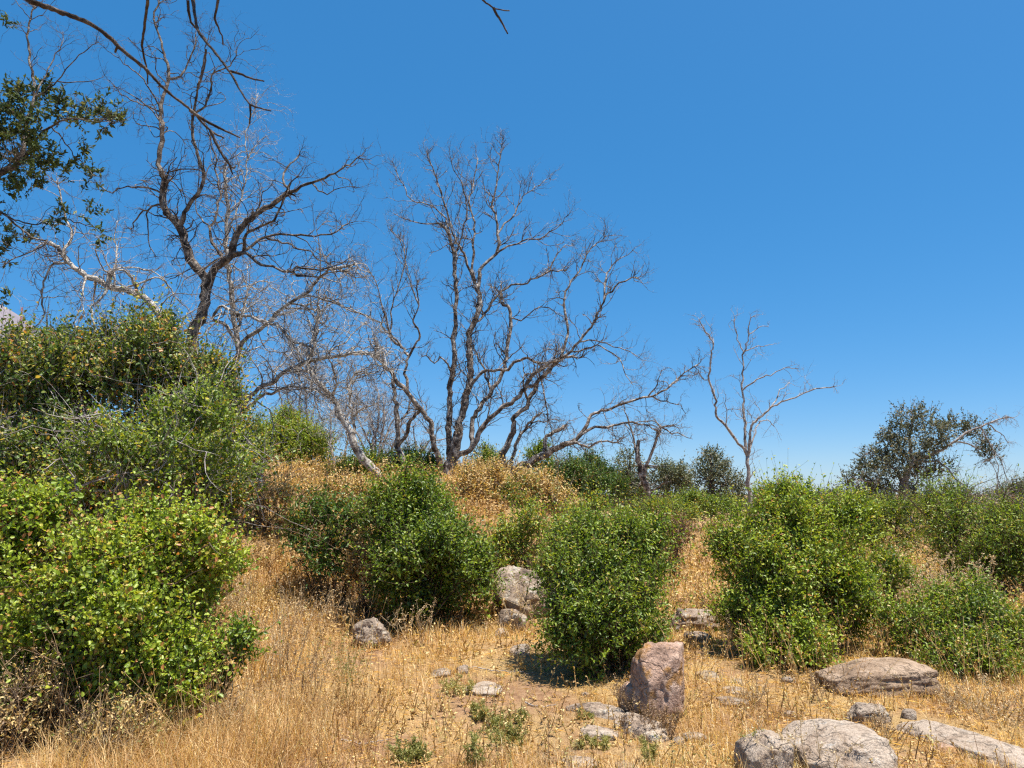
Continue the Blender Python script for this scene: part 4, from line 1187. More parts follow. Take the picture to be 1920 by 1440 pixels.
def rock(label, box, mat, height=None, depth=None, sub=4, rot=0.0, block=0.35, rough=0.22, cuts=7, sink=0.3, group=None, name='rock', lean=0.0, pits=0.0):
    """box: x0, x1, top, bottom in the photograph; height None = upright face, else a low rock of that height seen from above"""
    x0, x1, yt, yb = box
    xc = (x0 + x1) / 2
    g = ground_hit(xc, yb)
    Yf = g[1]
    if height is None:
        d = depth or (x1 - x0) / F * Yf * 0.8
        Yc = Yf + d / 2
        w = (x1 - x0) / F * Yc
        zt = at(xc, yt, Yc)[2]
        h = zt - float(ground(g[0], Yc))
    else:
        far = at(xc, yt, Yf)
        h = height
        lo, Yb = Yf, Yf
        while Yb < Yf + 3:
            p = at(xc, yt, Yb)
            if p[2] - h * 0.8 <= ground(p[0], p[1]): break
            Yb += 0.02
        d = max(Yb - Yf, (x1 - x0) / F * Yf * 0.35)
        Yc = Yf + d / 2
        w = (x1 - x0) / F * Yc
    cx = at(xc, yb, Yc)[0]
    S, Fc = ICO[sub]
    V = S.copy()
    p = 2.0 + 6.0 * block
    V = V / (np.sum(np.abs(V) ** p, 1) ** (1 / p))[:, None]
    r_ = np.random.default_rng(abs(hash((x0, yt))) % 99991)
    V = V / np.maximum(np.abs(V).max(0), 1e-6)
    for _ in range(cuts):
        nrm = r_.normal(size=3); nrm[2] = abs(nrm[2]) * 0.8; nrm /= np.linalg.norm(nrm)
        lim = r_.uniform(0.62, 0.95) * (V @ nrm).max()
        dist = V @ nrm - lim
        V = V - np.maximum(dist, 0)[:, None] * nrm * 0.92
    sd = r_.random(3) * 60
    nd = norm(V)
    n1 = fbm(V * 1.6 + sd, 4, 0.55) - 0.5
    ridged = np.abs(fbm(V * 3.4 + sd + 7, 4, 0.6) - 0.5) * 2
    fine = fbm(V * 9.0 + sd + 3, 3, 0.65) - 0.5
    V = V + nd * (rough * 1.5 * n1 - rough * 0.7 * (0.25 - np.minimum(ridged, 0.25)) + rough * 0.45 * fine)[:, None]
    if pits:
        q = vnoise(V * 4.2 + sd + 21)
        V = V - nd * (pits * sstep(0.68, 0.85, q))[:, None]
    if height is not None: h = h * 0.7
    half = np.array([w / 2, d / 2, h / (2 - sink)])
    V = V / np.abs(V).max(0) * half
    V[:, 0] += lean * V[:, 2]
    ca, sa = math.cos(rot), math.sin(rot)
    V = np.stack([V[:, 0] * ca - V[:, 1] * sa, V[:, 0] * sa + V[:, 1] * ca, V[:, 2]], -1)
    gz = float(ground(cx, Yc))
    me = make_mesh(name, V, Fc, M[mat], smooth=True)
    o = link(name, me, None, (float(cx), float(Yc), gz + h - half[2] - (0.18 * h if height is not None or h < 0.2 else 0.0)))
    tag(o, label, 'rock', group)
    ROCK_FOOT.append((cx, Yc, w / 2 * 0.72, d / 2 * 0.72))
    return o


def slab(label, a, b, width, height, mat, sub=4, name='rock_slab', **kw):
    """long rock between two ground pixels"""
    A, B = ground_hit(*a), ground_hit(*b)
    ln = math.hypot(B[0] - A[0], B[1] - A[1])
    ang = math.atan2(B[1] - A[1], B[0] - A[0])
    S, Fc = ICO[sub]
    V = S.copy()
    p = 3.2
    V = V / (np.sum(np.abs(V) ** p, 1) ** (1 / p))[:, None]
    r_ = np.random.default_rng(int(a[0] * 7 + a[1]))
    sd = r_.random(3) * 60
    for _ in range(8):
        nrm = r_.normal(size=3); nrm[2] = abs(nrm[2]); nrm /= np.linalg.norm(nrm)
        lim = r_.uniform(0.7, 0.95) * (V @ nrm).max()
        V = V - np.maximum(V @ nrm - lim, 0)[:, None] * nrm * 0.9
    q = V * np.array([2.4, 1, 1])
    n1 = fbm(q * 1.5 + sd, 4, 0.55) - 0.5
    ridged = np.minimum(np.abs(fbm(q * 2.6 + sd + 7, 4, 0.6) - 0.5) * 2, 0.2)
    V = V + norm(V) * (0.35 * n1 - 0.22 * (0.2 - ridged))[:, None]
    V = V / np.abs(V).max(0) * np.array([ln / 2, width / 2, height])
    ca, sa = math.cos(ang), math.sin(ang)
    V = np.stack([V[:, 0] * ca - V[:, 1] * sa, V[:, 0] * sa + V[:, 1] * ca, V[:, 2]], -1)
    cx, cy = (A[0] + B[0]) / 2, (A[1] + B[1]) / 2
    za, zb = ground(A[0], A[1]), ground(B[0], B[1])
    V[:, 2] += (V[:, 0] * ca + V[:, 1] * sa) / ln * (zb - za)
    o = link(name, make_mesh(name, V, Fc, M[mat], smooth=True), None, (float(cx), float(cy), float(ground(cx, cy)) - 0.35 * height))
    tag(o, label, 'rock')
    for f in np.linspace(-0.4, 0.4, 5):
        ROCK_FOOT.append((cx + ca * ln * f, cy + sa * ln * f, width * 0.5, width * 0.5))
    return o


rock('upright pink boulder with ochre stains at the foot of the right of centre shrub', (1190, 1292, 1204, 1354), 'rock_pink', sub=5, block=0.7, rough=0.20, cuts=4, sink=0.25, name='boulder', pits=0.10, lean=0.08, rot=0.35)
rock('dark pinkish rock shoulder tucked against the left side of the upright pink boulder', (1162, 1222, 1272, 1342), 'rock_pink', sub=4, block=0.3, rough=0.2, name='boulder', sink=0.2)
rock('lichen covered boulder wedged between the two centre shrubs', (922, 1050, 1056, 1168), 'rock_lichen', sub=5, block=0.12, rough=0.28, cuts=9, sink=0.3, rot=0.15, name='boulder', pits=0.05)
rock('small knobbly rock below the lichen covered boulder', (934, 988, 1140, 1186), 'rock_lichen', sub=4, rough=0.26, pits=0.1)
rock('humped grey rock in dry grass left of the centre shrub', (660, 736, 1156, 1218), 'rock_grey', sub=5, block=0.05, rough=0.34, cuts=10, sink=0.2, rot=0.5)
rock('blotched rock with black crevices at the foot of the golden grass gap', (1254, 1345, 1141, 1190), 'rock_lichen', sub=5, block=0.45, rough=0.24, pits=0.12)
rock('pale low rock just under the blotched rock', (1284, 1332, 1178, 1208), 'rock_lichen', sub=4, rough=0.18)
rock('long brown rock strewn with straw under the biggest right shrub', (1540, 1745, 1240, 1312), 'rock_brown', depth=0.62, sub=5, block=0.6, rough=0.16, cuts=5, sink=0.2, name='boulder', pits=0.06)
rock('tan foreground rock with a dark shaded left side', (1392, 1474, 1366, 1482), 'rock_pale', depth=0.42, sub=5, block=0.5, rough=0.16, name='boulder', lean=0.15)
rock('smooth pale dome of rock at the bottom, right of the tan rock', (1494, 1668, 1366, 1494), 'rock_pale', depth=0.75, sub=5, block=0.3, rough=0.16, cuts=9, name='boulder')
slab('long pale slab sloping out at the lower right corner', (1702, 1352), (2020, 1476), 0.58, 0.15, 'rock_pale', 5)
rock('overhung grey rock with a dark hollow below it', (1588, 1662, 1314, 1362), 'rock_grey', sub=5, block=0.5, rough=0.22, pits=0.16)
rock('flat purple grey rock behind the overhung rock', (1630, 1668, 1310, 1332), 'rock_pink', height=0.06, sub=3)
rock('small grey rock at the left tip of the long pale slab', (1692, 1720, 1326, 1352), 'rock_grey', sub=3)
slab('lichen streaked flat outcrop, its upper half left of the pink boulder', (1064, 1324), (1178, 1350), 0.26, 0.11, 'rock_lichen', 4)
slab('lichen streaked flat outcrop, its lower half in front of the pink boulder', (1148, 1346), (1256, 1392), 0.28, 0.12, 'rock_lichen', 4)
rock('flat pale tan stone set in bare dirt below the outcrop', (1090, 1158, 1350, 1392), 'rock_pale', height=0.07, sub=4, block=0.4, rough=0.14, rot=-0.25)
rock('dusty tan stone half buried beside the outcrop', (1150, 1192, 1344, 1370), 'rock_pale', height=0.04, sub=3)
rock('broad dusty flat stone in the bare patch at centre', (872, 940, 1270, 1312), 'rock_pale', height=0.06, sub=4, block=0.4)
rock('grey stone among grass tufts, left of the broad dusty stone', (808, 846, 1245, 1272), 'rock_grey', height=0.06, sub=3)
rock('small pointed grey stone above the broad dusty stone', (854, 878, 1244, 1266), 'rock_grey', sub=3)
rock('grey stone in golden grass under the knobbly rock', (955, 996, 1200, 1232), 'rock_grey', height=0.10, sub=4)
rock('pale little stone in golden grass left of the knobbly rock', (924, 954, 1174, 1196), 'rock_pale', sub=3)
rock('square pale stone at the bottom edge in front of the bare dirt', (1056, 1118, 1406, 1448), 'rock_pale', height=0.08, sub=4, block=0.6)
rock('brownish stone at the bottom edge right of the square pale stone', (1155, 1196, 1414, 1462), 'rock_brown', height=0.07, sub=4)
rock('bluish grey stone in dry grass right of the pink boulder', (1308, 1346, 1248, 1280), 'rock_grey', height=0.08, sub=4)
rock('black chipped little stone in grass uphill of the pale domed rock', (1370, 1396, 1270, 1288), 'rock_lichen', sub=3, rough=0.3)
rock('flat tan stone just below the black chipped stone', (1358, 1404, 1284, 1304), 'rock_pale', height=0.04, sub=3)
rock('wide grey stone in grass below the flat tan stone', (1346, 1402, 1298, 1326), 'rock_grey', height=0.05, sub=4)
rock('white stone at the end of the outcrop by the grass edge', (1282, 1324, 1372, 1394), 'rock_pale', sub=3)
rock('broken grey stone between the outcrop and the white stone', (1262, 1286, 1378, 1398), 'rock_grey', sub=3)
rock('small grey stone in grass uphill of the tan foreground rock', (1470, 1494, 1330, 1348), 'rock_grey', sub=3)
rock('pinkish stone in grass left of the long pale slab', (1748, 1792, 1384, 1418), 'rock_pink', height=0.07, sub=4)
rock('white pebble sized stone beside the lower part of the long slab', (1838, 1864, 1402, 1424), 'rock_pale', sub=3)
rock('grey stone at the lower tip of the front lobe of the right shrub', (1464, 1492, 1266, 1284), 'rock_grey', sub=3)
rock('tiny white stone in the grass at lower left', (508, 536, 1330, 1352), 'rock_grey', sub=3)
rock('small white stone at the shaded edge of the right of centre shrub', (1088, 1104, 1296, 1308), 'rock_pale', sub=3)

#@@GRASS
# ------------------------------------------------------------------ grass, litter, weeds
def in_rock(x, y):
    m = np.zeros(len(x), bool)
    for (cx, cy, rx, ry) in ROCK_FOOT:
        m |= ((x - cx) / rx) ** 2 + ((y - cy) / ry) ** 2 < 1
    return m


def blades(B, H, W, lean, tint, acc, curve=0.5):
    """two-segment curved blades at base points"""
    n = len(B)
    az = rng.random(n) * 2 * math.pi
    d = np.stack([np.cos(az), np.sin(az), np.zeros(n)], -1)
    side = np.stack([-np.sin(az + rng.normal(0, 0.8, n)), np.cos(az), np.zeros(n)], -1)
    side = norm(side)
    H_, W_ = H[:, None], W[:, None]
    l = lean[:, None]
    m = B + np.array([0, 0, 1.0]) * H_ * 0.55 + d * H_ * l * 0.35
    t = B + np.array([0, 0, 1.0]) * H_ * (1 - 0.35 * l * l) + d * H_ * l * (0.8 + curve * 0.3)
    V = np.stack([B - side * W_ / 2, B + side * W_ / 2, m + side * W_ * 0.4, m - side * W_ * 0.4, t], 1).reshape(-1, 3)
    i = np.arange(n)[:, None] * 5
    acc.add(V, i + np.array([0, 1, 2, 3]), tint)
    acc.T.append(i + np.array([3, 2, 4]) + acc.n - len(V)); acc.tt.append(tint)


def scatter(n, y0, y1, umax=0.80):
    """points in front of the camera, thinning with distance"""
    y = y0 * (y1 / y0) ** rng.random(n)
    x = (rng.random(n) * 2 - 1) * umax * (y + 0.6)
    return x, y


def build_grass():
    acc = Acc()
    n = 78000
    x, y = scatter(n, 3.6, 24)
    sx, sy = [], []
    for (cx, cy, rx, ry) in ROCK_FOOT:      # tufts growing up against each rock
        k = int(40 + 200 * rx)
        a = rng.random(k) * 2 * math.pi
        q = 1.25 + 0.35 * rng.random(k) ** 2
        sx.append(cx + rx * q * np.cos(a)); sy.append(cy + ry * q * np.sin(a))
    x = np.concatenate([x] + sx); y = np.concatenate([y] + sy)
    n = len(x)
    P = np.stack([x, y, ground(x, y)], -1)
    px, py = project(P)
    patch = np.exp(-(((px - 960) / 230) ** 2 + ((py - 1330) / 105) ** 2)) + 0.9 * np.exp(-(((px - 1160) / 90) ** 2 + ((py - 1385) / 45) ** 2)) + 0.5 * np.exp(-(((px - 1480) / 140) ** 2 + ((py - 1310) / 60) ** 2)) + 0.4 * np.exp(-(((px - 1650) / 120) ** 2 + ((py - 1400) / 60) ** 2))
    cl = fbm(np.stack([x * 1.3, y * 1.3, 0 * x], -1), 3)
    dens = np.clip((cl - 0.34) * 3.4, 0.12, 1) * (1 - 0.96 * np.clip(1.3 * patch, 0, 1))
    dens[-sum(len(a) for a in sx):] = 0.8
    keep = (rng.random(n) < dens) & ~in_rock(x, y)
    x, y, px, py, cl, patch = (a[keep] for a in (x, y, px, py, cl, patch))
    nb = 7
    N = len(x)
    tall = 0.13 + 0.09 * sstep(750, 450, px) * sstep(1060, 1150, py) + 0.05 * sstep(1150, 1050, py) + 0.06 * sstep(1800, 1900, px)
    tall = tall * (0.45 + 0.9 * cl) * np.where(px > 1000, 0.72, 1.0) * (1 - 0.5 * np.clip(patch, 0, 1))
    bx = (x[:, None] + rng.normal(0, 0.025, (N, nb)) * (1 + y[:, None] / 9)).ravel()
    by = (y[:, None] + rng.normal(0, 0.025, (N, nb)) * (1 + y[:, None] / 9)).ravel()
    B = np.stack([bx, by, ground(bx, by) - 0.01], -1)
    H = (tall[:, None] * (0.25 + 1.25 * rng.random((N, nb)) ** 1.5) * (0.5 + rng.random((N, 1)))).ravel()
    W = (0.0022 + 0.0024 * rng.random(N * nb)) * np.clip(by / 6.0, 0.8, 2.6)
    lean = np.clip(np.abs(rng.normal(0.65, 0.5, N * nb)), 0, 1.5)
    zone = n2(x, y, 0.8, 4.4)
    tuft_t = rng.normal(0.44, 0.16, N) + 0.75 * (zone - 0.5) + 0.35 * (n2(x, y, 2.7, 7.7) - 0.5)
    tuft_t = np.where(py < 1080, tuft_t + 0.05, tuft_t)
    tn = np.clip(tuft_t[:, None] + rng.normal(0, 0.20, (N, nb)), 0.02, 0.955)
    green = (rng.random(N) < 0.035 + 0.10 * np.exp(-(((px - 950) / 260) ** 2 + ((py - 1370) / 90) ** 2)) + 0.06 * (px > 1250))[:, None] & (rng.random((N, nb)) < 0.8)
    tn = np.where(green, 1.0 - 0.015 * rng.random((N, nb)), tn).ravel()
    blades(B, H, W, lean, tn, acc)
    # tall loose stalks with drooping heads
    n = 20000
    x, y = scatter(n, 4.2, 18)
    px, py = project(np.stack([x, y, ground(x, y)], -1))
    w = 0.9 * sstep(760, 640, px) * sstep(330, 420, px) * sstep(950, 1050, py) + 0.35 * (px > 1230) * (py < 1330) + 0.30 * (px > 1800) + 0.25 * (px < 420) * (py > 1330)
    w = w * np.clip((n2(x, y, 1.4, 6.6) - 0.25) * 2.2, 0.05, 1)
    k = (rng.random(n) < w) & ~in_rock(x, y)
    x, y = x[k], y[k]
    h = (0.26 + 0.38 * rng.random(len(x))) * np.clip(1.25 - y / 30, 0.7, 1.1)
    P0 = np.stack([x, y, ground(x, y) - 0.01], -1)
    Wk = walk(P0, np.stack([rng.normal(0, 0.22, len(x)), rng.normal(0, 0.22, len(x)), np.ones(len(x))], -1), h, 6, 0.10, 0.0, 0.12)
    tt = np.clip(rng.normal(0.5, 0.25, len(x)), 0, 0.95)
    acc.add(*tubes(Wk, np.linspace(0.0020, 0.0011, 6)[None, :] * np.clip(y / 7, 0.8, 2)[:, None], 3), tint=np.repeat(tt, 15))
    q = 5
    i = rng.integers(3, 6, (len(x), q))
    Ph = Wk[np.arange(len(x))[:, None], i].reshape(-1, 3)
    Lh = np.repeat(0.018 * np.clip(y / 6, 0.8, 2), q) * (0.6 + 0.8 * rng.random(len(Ph)))
    V, T3, per = leaf_geom(Ph, rng.normal(size=Ph.shape) * 0.6 + np.array([0, 0, 0.6]), rand_dirs(len(Ph)), Lh, Lh * 0.4)
    acc.add(V, T3, np.repeat(np.clip(np.repeat(tt, q) + rng.normal(0, 0.12, len(Ph)), 0, 0.95), per))
    V, fs, ts = acc.get()
    o = link('dry_grass', make_mesh('dry_grass', V, fs, M['grass_dry'], ts))
    tag(o, 'golden dry grass covering the slope and foreground', 'grass', kind='stuff')


build_grass()


def build_litter():
    """straw lying flat and small dead leaves on the soil"""
    acc = Acc()
    n = 42000
    x, y = scatter(n, 3.8, 16)
    px, py = project(np.stack([x, y, ground(x, y)], -1))
    bare = np.exp(-(((px - 960) / 190) ** 2 + ((py - 1335) / 85) ** 2)) + np.exp(-(((px - 1170) / 100) ** 2 + ((py - 1385) / 45) ** 2))
    keep = (~in_rock(x, y)) & (rng.random(n) > 0.8 * np.clip(1.3 * bare, 0, 1))
    x, y = x[keep], y[keep]
    n = len(x)
    P = np.stack([x, y, ground(x, y) + 0.012 + 0.02 * rng.random(n)], -1)
    az = rng.random(n) * 2 * math.pi
    T = np.stack([np.cos(az), np.sin(az), rng.normal(0, 0.12, n)], -1)
    Nn = norm(np.stack([rng.normal(0, 0.35, n), rng.normal(0, 0.35, n), np.ones(n)], -1))
    straw = rng.random(n) < 0.6
    L = np.where(straw, 0.05 + 0.10 * rng.random(n), 0.015 + 0.02 * rng.random(n)) * np.clip(y / 7, 0.8, 1.8)
    W = np.where(straw, 0.0035, L * 0.55)
    V, T3, per = leaf_geom(P, T, Nn, L, W)
    acc.add(V, T3, np.repeat(np.clip(rng.normal(0.55, 0.22, n), 0, 0.95), per))
    V, fs, ts = acc.get()
    o = link('leaf_litter', make_mesh('leaf_litter', V, fs, M['grass_dry'], ts))
    tag(o, 'straw and dead leaf bits lying on the soil', 'litter', kind='stuff')


build_litter()


def build_dry_herbs():
    """leafy dry herbs that cover the slope and the gap with a crumbly golden texture"""
    acc = Acc()
    n = 34000
    x, y = scatter(n, 4.2, 24, 0.72)
    P = np.stack([x, y, ground(x, y)], -1)
    px, py = project(P)
    slope = (px < 960) & (py < 1190) & (px > 380)
    gap = (px > 1235) & (px < 1370) & (py < 1180)
    right = (px > 1600) & (py > 1010) & (py < 1180)
    w = slope * 0.95 + gap * 1.0 + right * 0.6 + (py > 1190) * 0.20
    w = w * np.clip((fbm(np.stack([x * 1.6, y * 1.6, 0 * x + 8], -1), 3) - 0.28) * 3, 0.1, 1)
    keep = (rng.random(n) < w) & ~in_rock(x, y)
    P, x, y = P[keep], x[keep], y[keep]
    n = len(P)
    O = np.tile(np.array([[0, -0.2, 1.0]]), (n, 1))
    D = norm(rng.normal(size=(n, 3)) * 0.45 + np.array([0, 0, 1.0]))
    L = 7.0 / F * 11
    SL = (0.12 + 0.30 * rng.random(n)) * np.clip(y / 10, 0.35, 1.2)
    V, T, tn, path, raw = shoots_to_leaves(P, D, SL, 9, L, 0.55, O, 0.12, 0.9, tint_hi=0.97)
    # leaf sizes shrink towards the foreground, where the pieces are seen from close by
    Lv = V.reshape(n, 9, 4, 3); root_ = Lv[:, :, :1]
    V = (root_ + (Lv - root_) * np.clip(y / 10, 0.4, 1.3)[:, None, None, None]).reshape(-1, 3)
    big = np.repeat(n2(x, y, 0.9, 2.2) - 0.5, 9 * 2)
    acc.add(V, T, np.clip(tn + 0.5 * big, 0, 0.97))
    acc.add(*tubes(path, np.full(path.shape[:2], 0.003), 3), tint=0.3)
    V, fs, ts = acc.get()
    o = link('dry_herbs', make_mesh('dry_herbs', V, fs, M['leaf_dry'], ts))
    tag(o, 'crumbly golden dried herbs on the slope and in the gap', 'dry herbs', kind='stuff')


build_dry_herbs()


def weed(label, px, py, top, n=6, spread=25, mat='weed_brown', heads=0.5, name='dry_weed', leafy=0.0, r=0.0022, group=None, lean=(0, 0), cat='weed', tint=0.5):
    g = ground_hit(px, py)
    z = float(ground(g[0], g[1]))
    root = thing(name, label, cat, (g[0], g[1], z), group)
    Y = g[1]
    h = (py - top) / F * Y
    sp = spread / F * Y
    B = np.stack([g[0] + rng.normal(0, 0.25 * sp, n), Y + rng.normal(0, 0.25 * sp, n), np.full(n, z - 0.02)], -1)
    D = np.stack([rng.normal(lean[0], 0.6, n) * sp / h, rng.normal(lean[1], 0.6, n) * sp / h, np.ones(n)], -1)
    P = walk(B, D, h * (0.6 + 0.45 * rng.random(n)), 9, 0.07, 0.04)
    st = Acc()
    st.add(*tubes(P, np.linspace(r, r * 0.5, 9)[None, :] + np.zeros((n, 9)), 4), tint=np.clip(tint - 0.1 + 0.3 * rng.random(), 0, 1))
    # side branches
    m = 5
    i = rng.integers(3, 8, (n, m))
    rows = np.arange(n)[:, None]
    S = P[rows, i].reshape(-1, 3)
    W = walk(S, norm(rng.normal(size=S.shape) * 0.6 + np.array([0, 0, 0.7])), np.full(len(S), h * 0.25) * (0.4 + rng.random(len(S))), 5, 0.12, 0.05)
    st.add(*tubes(W, np.linspace(r * 0.6, r * 0.35, 5)[None, :] + np.zeros((len(W), 5)), 3), tint=tint)
    st.part('stems', M[mat if mat != 'weed_green' else 'weed_green'], root, True)
    fo = Acc()
    allp = np.concatenate([P[:, 3:].reshape(-1, 3), W[:, 1:].reshape(-1, 3)])
    q = int(len(allp) * (heads * 4 + leafy * 5))
    if q:
        j = rng.integers(0, len(allp), q)
        Lf = (0.012 if leafy == 0 else 0.019) * (0.6 + 0.8 * rng.random(q)) * max(1.0, Y / 6)
        V, T, per = leaf_geom(allp[j] + rng.normal(0, 0.006, (q, 3)), rng.normal(size=(q, 3)) + np.array([0, 0, 0.5]), rand_dirs(q), Lf, Lf * (0.5 if leafy == 0 else 0.32))
        fo.add(V, T, np.repeat(np.clip(rng.normal(tint, 0.2, q), 0, 1), per))
        fo.part('leaves' if leafy else 'seed_heads', M[mat], root, True)
    return root


weed('tall dry brown weed with branching stems in front of the left slope', 585, 1335, 1170, 9, 60, r=0.003, heads=0.4)
weed('dry greenish stalks left of the humped grey rock', 648, 1325, 1170, 10, 45, 'weed_green', 0.25, tint=0.75, leafy=0.2)
weed('single red brown dry stalk in front of the left slope', 560, 1340, 1190, 3, 26, tint=0.2, r=0.003)
weed('thick tangle of brown dry stems at the lower left corner', 60, 1400, 1190, 46, 190, heads=0.9, tint=0.45, r=0.0028, name='dry_brush', cat='dry brush')
weed('brown dry stems at the foot of the bright green left shrub', 200, 1390, 1240, 34, 160, heads=0.7, tint=0.3, r=0.0026, name='dry_brush', cat='dry brush')
weed('dry stems along the shrub foot right of the lower left tangle', 330, 1360, 1230, 26, 140, heads=0.5, tint=0.4, name='dry_brush', cat='dry brush')
weed('hooked dry stalks in front of the centre green shrub', 795, 1215, 1122, 4, 22, tint=0.7, r=0.004, heads=0.8)
weed('curved dry stem leaning beside the humped grey rock', 760, 1205, 1135, 5, 40, tint=0.8, r=0.004, lean=(-0.6, 0))
weed('straw coloured stalks leaning over the lichen covered boulder', 1000, 1185, 1060, 9, 50, tint=0.95, r=0.004, lean=(-0.5, -0.2))
weed('brown dry brush at the foot of the pink boulder', 1240, 1372, 1310, 26, 90, tint=0.1, heads=0.9, name='dry_brush', cat='dry brush')
weed('brown twiggy weed left of the pink boulder under the shrub', 1180, 1340, 1270, 16, 50, tint=0.35, heads=0.6)
weed('straw stalk clump crossing in front of the tan foreground rock', 1490, 1468, 1340, 14, 110, tint=0.9, r=0.0026, heads=0.5, lean=(-0.3, 0))
weed('thin green sprig trailing over the tan foreground rock', 1420, 1450, 1362, 5, 60, 'weed_green', 0.2, leafy=0.35, name='green_weed', tint=0.65)
weed('dry weed in front of the pale dome of rock', 1580, 1462, 1400, 12, 90, tint=0.5, heads=0.8)
weed('dark forked dead twig standing left of the lower long slab', 1720, 1432, 1372, 3, 45, tint=0.0, r=0.004, heads=0.1)
weed('tan feathery seed heads at back right beside the willowy shrub', 1750, 1155, 1035, 60, 150, tint=0.95, heads=1.6, r=0.004, name='seed_grass', cat='grass clump')
weed('tan feathery seed heads behind the small yellow green right shrub', 1680, 1145, 1040, 36, 100, tint=0.9, heads=1.5, r=0.004, name='seed_grass', cat='grass clump')
weed('dry grass clump under the right edge low shrub', 1850, 1345, 1270, 40, 150, tint=0.75, heads=0.7, name='dry_grass_clump', cat='grass clump')
weed('reddish dry weed at the foot of the golden grass gap', 1335, 1160, 1120, 18, 40, tint=0.05, heads=1.4, r=0.004)
weed('small green weed upright at the bottom edge in front of the flat dirt', 893, 1450, 1372, 5, 18, 'weed_green', 0.1, leafy=1.3, name='green_weed', tint=0.60)
weed('rounded green weed tuft at the bottom, left of the upright weed', 775, 1428, 1390, 26, 60, 'weed_green', 0.1, leafy=0.9, name='green_weed', tint=0.55)
weed('green weed tuft, leftmost of the row below the broad dusty stone', 897, 1350, 1316, 12, 26, 'weed_green', 0.1, leafy=0.9, name='green_weed', tint=0.70)
weed('wide green weed tuft, middle of the row below the broad dusty stone', 935, 1370, 1338, 16, 40, 'weed_green', 0.1, leafy=0.8, name='green_weed', tint=0.60)
weed('small green weed, rightmost of the row below the broad dusty stone', 976, 1352, 1330, 10, 24, 'weed_green', 0.1, leafy=0.8, name='green_weed', tint=0.50)
weed('green weed tuft with a pale stalk in the middle of the dirt patch', 958, 1400, 1355, 14, 40, 'weed_green', 0.1, leafy=0.7, name='green_weed', tint=0.65)
weed('green weed tuft left of the broad dusty stone', 850, 1300, 1268, 16, 50, 'weed_green', 0.1, leafy=0.5, name='green_weed', tint=0.95)
weed('green weed above the flat pale tan stone', 1092, 1346, 1328, 12, 30, 'weed_green', 0.1, leafy=0.9, name='green_weed', tint=0.70)
weed('green weed below the flat pale tan stone', 1112, 1402, 1375, 14, 44, 'weed_green', 0.1, leafy=0.8, name='green_weed', tint=0.80)
weed('upright green weed between the brownish stone and the outcrop', 1216, 1436, 1385, 6, 20, 'weed_green', 0.1, leafy=1.0, name='green_weed', tint=0.75)
weed('bare thin stalk standing alone in the dirt patch', 1028, 1432, 1320, 1, 4, tint=0.2, r=0.003, heads=0.2)
weed('flattened straw fan in front of the dirt patch', 940, 1428, 1395, 40, 110, tint=0.95, r=0.0018, heads=0.0, name='dry_grass_clump', cat='grass clump')
weed('flattened straw fan beside the square pale stone', 1045, 1440, 1390, 34, 90, tint=1.0, r=0.0018, heads=0.0, name='dry_grass_clump', cat='grass clump')

for lab, a, b, c in (
    ('thin pale fallen twig curving across the top of the bare dirt patch', (868, 1252), (930, 1262), (1000, 1266)),
    ('short fallen twig lying in the dirt left of the outcrop', (985, 1322), (1010, 1330), (1042, 1326)),
    ('brown fallen stick in the straw in front of the left slope', (640, 1392), (690, 1400), (742, 1388)),
    ('fallen stick in dry grass between the tan rock and the outcrop', (1330, 1408), (1360, 1400), (1388, 1410))):
    q = smooth_px([a, b, c], 6, 1.0)
    P = np.array([ground_hit(u, v) for u, v in q]); P[:, 2] = ground(P[:, 0], P[:, 1]) + 0.012 + 0.01 * rng.random(len(P))
    V, Q = tubes(P[None], np.linspace(0.006, 0.003, len(P))[None], 5, ref=np.array([[[0.1, 0.1, 1.0]]]))
    tag(link('fallen_twig', make_mesh('fallen_twig', V - P[0], Q, M['grey_bark'], smooth=True), None, tuple(P[0])), lab, 'twig')
for lab, a, b, t, n, sp, ti in (
    ('tall straw weed clump beside the leafy sprig at left', 505, 1300, 1130, 12, 60, 0.8),
    ('tan branching weed on the slope below the sparse dark shrub', 560, 1210, 1080, 10, 50, 0.6),
    ('pale dry weed on the slope right of the bright green left shrub', 450, 1190, 1060, 12, 60, 0.75),
    ('brown stalk clump between the sprig and the tall dry brown weed', 540, 1280, 1165, 9, 46, 0.35),
    ('dry weed clump at the lower left below the sprig', 420, 1400, 1290, 16, 80, 0.6),
    ('golden weed clump in front of the sparse dark shrub', 625, 1190, 1085, 14, 70, 0.7),
    ('dry weed between the blotched rock and the biggest right shrub', 1375, 1235, 1150, 10, 40, 0.6),
    ('tan weed in the grass right of the bluish grey stone', 1420, 1330, 1262, 8, 44, 0.7),
    ('brown weed at the left end of the long brown rock', 1545, 1318, 1262, 7, 36, 0.45),
    ('dry weed in the grass below the overhung rock', 1650, 1392, 1322, 8, 46, 0.55)):
    weed(lab, a, b, t, n, sp, heads=0.7, tint=ti, r=0.0026)

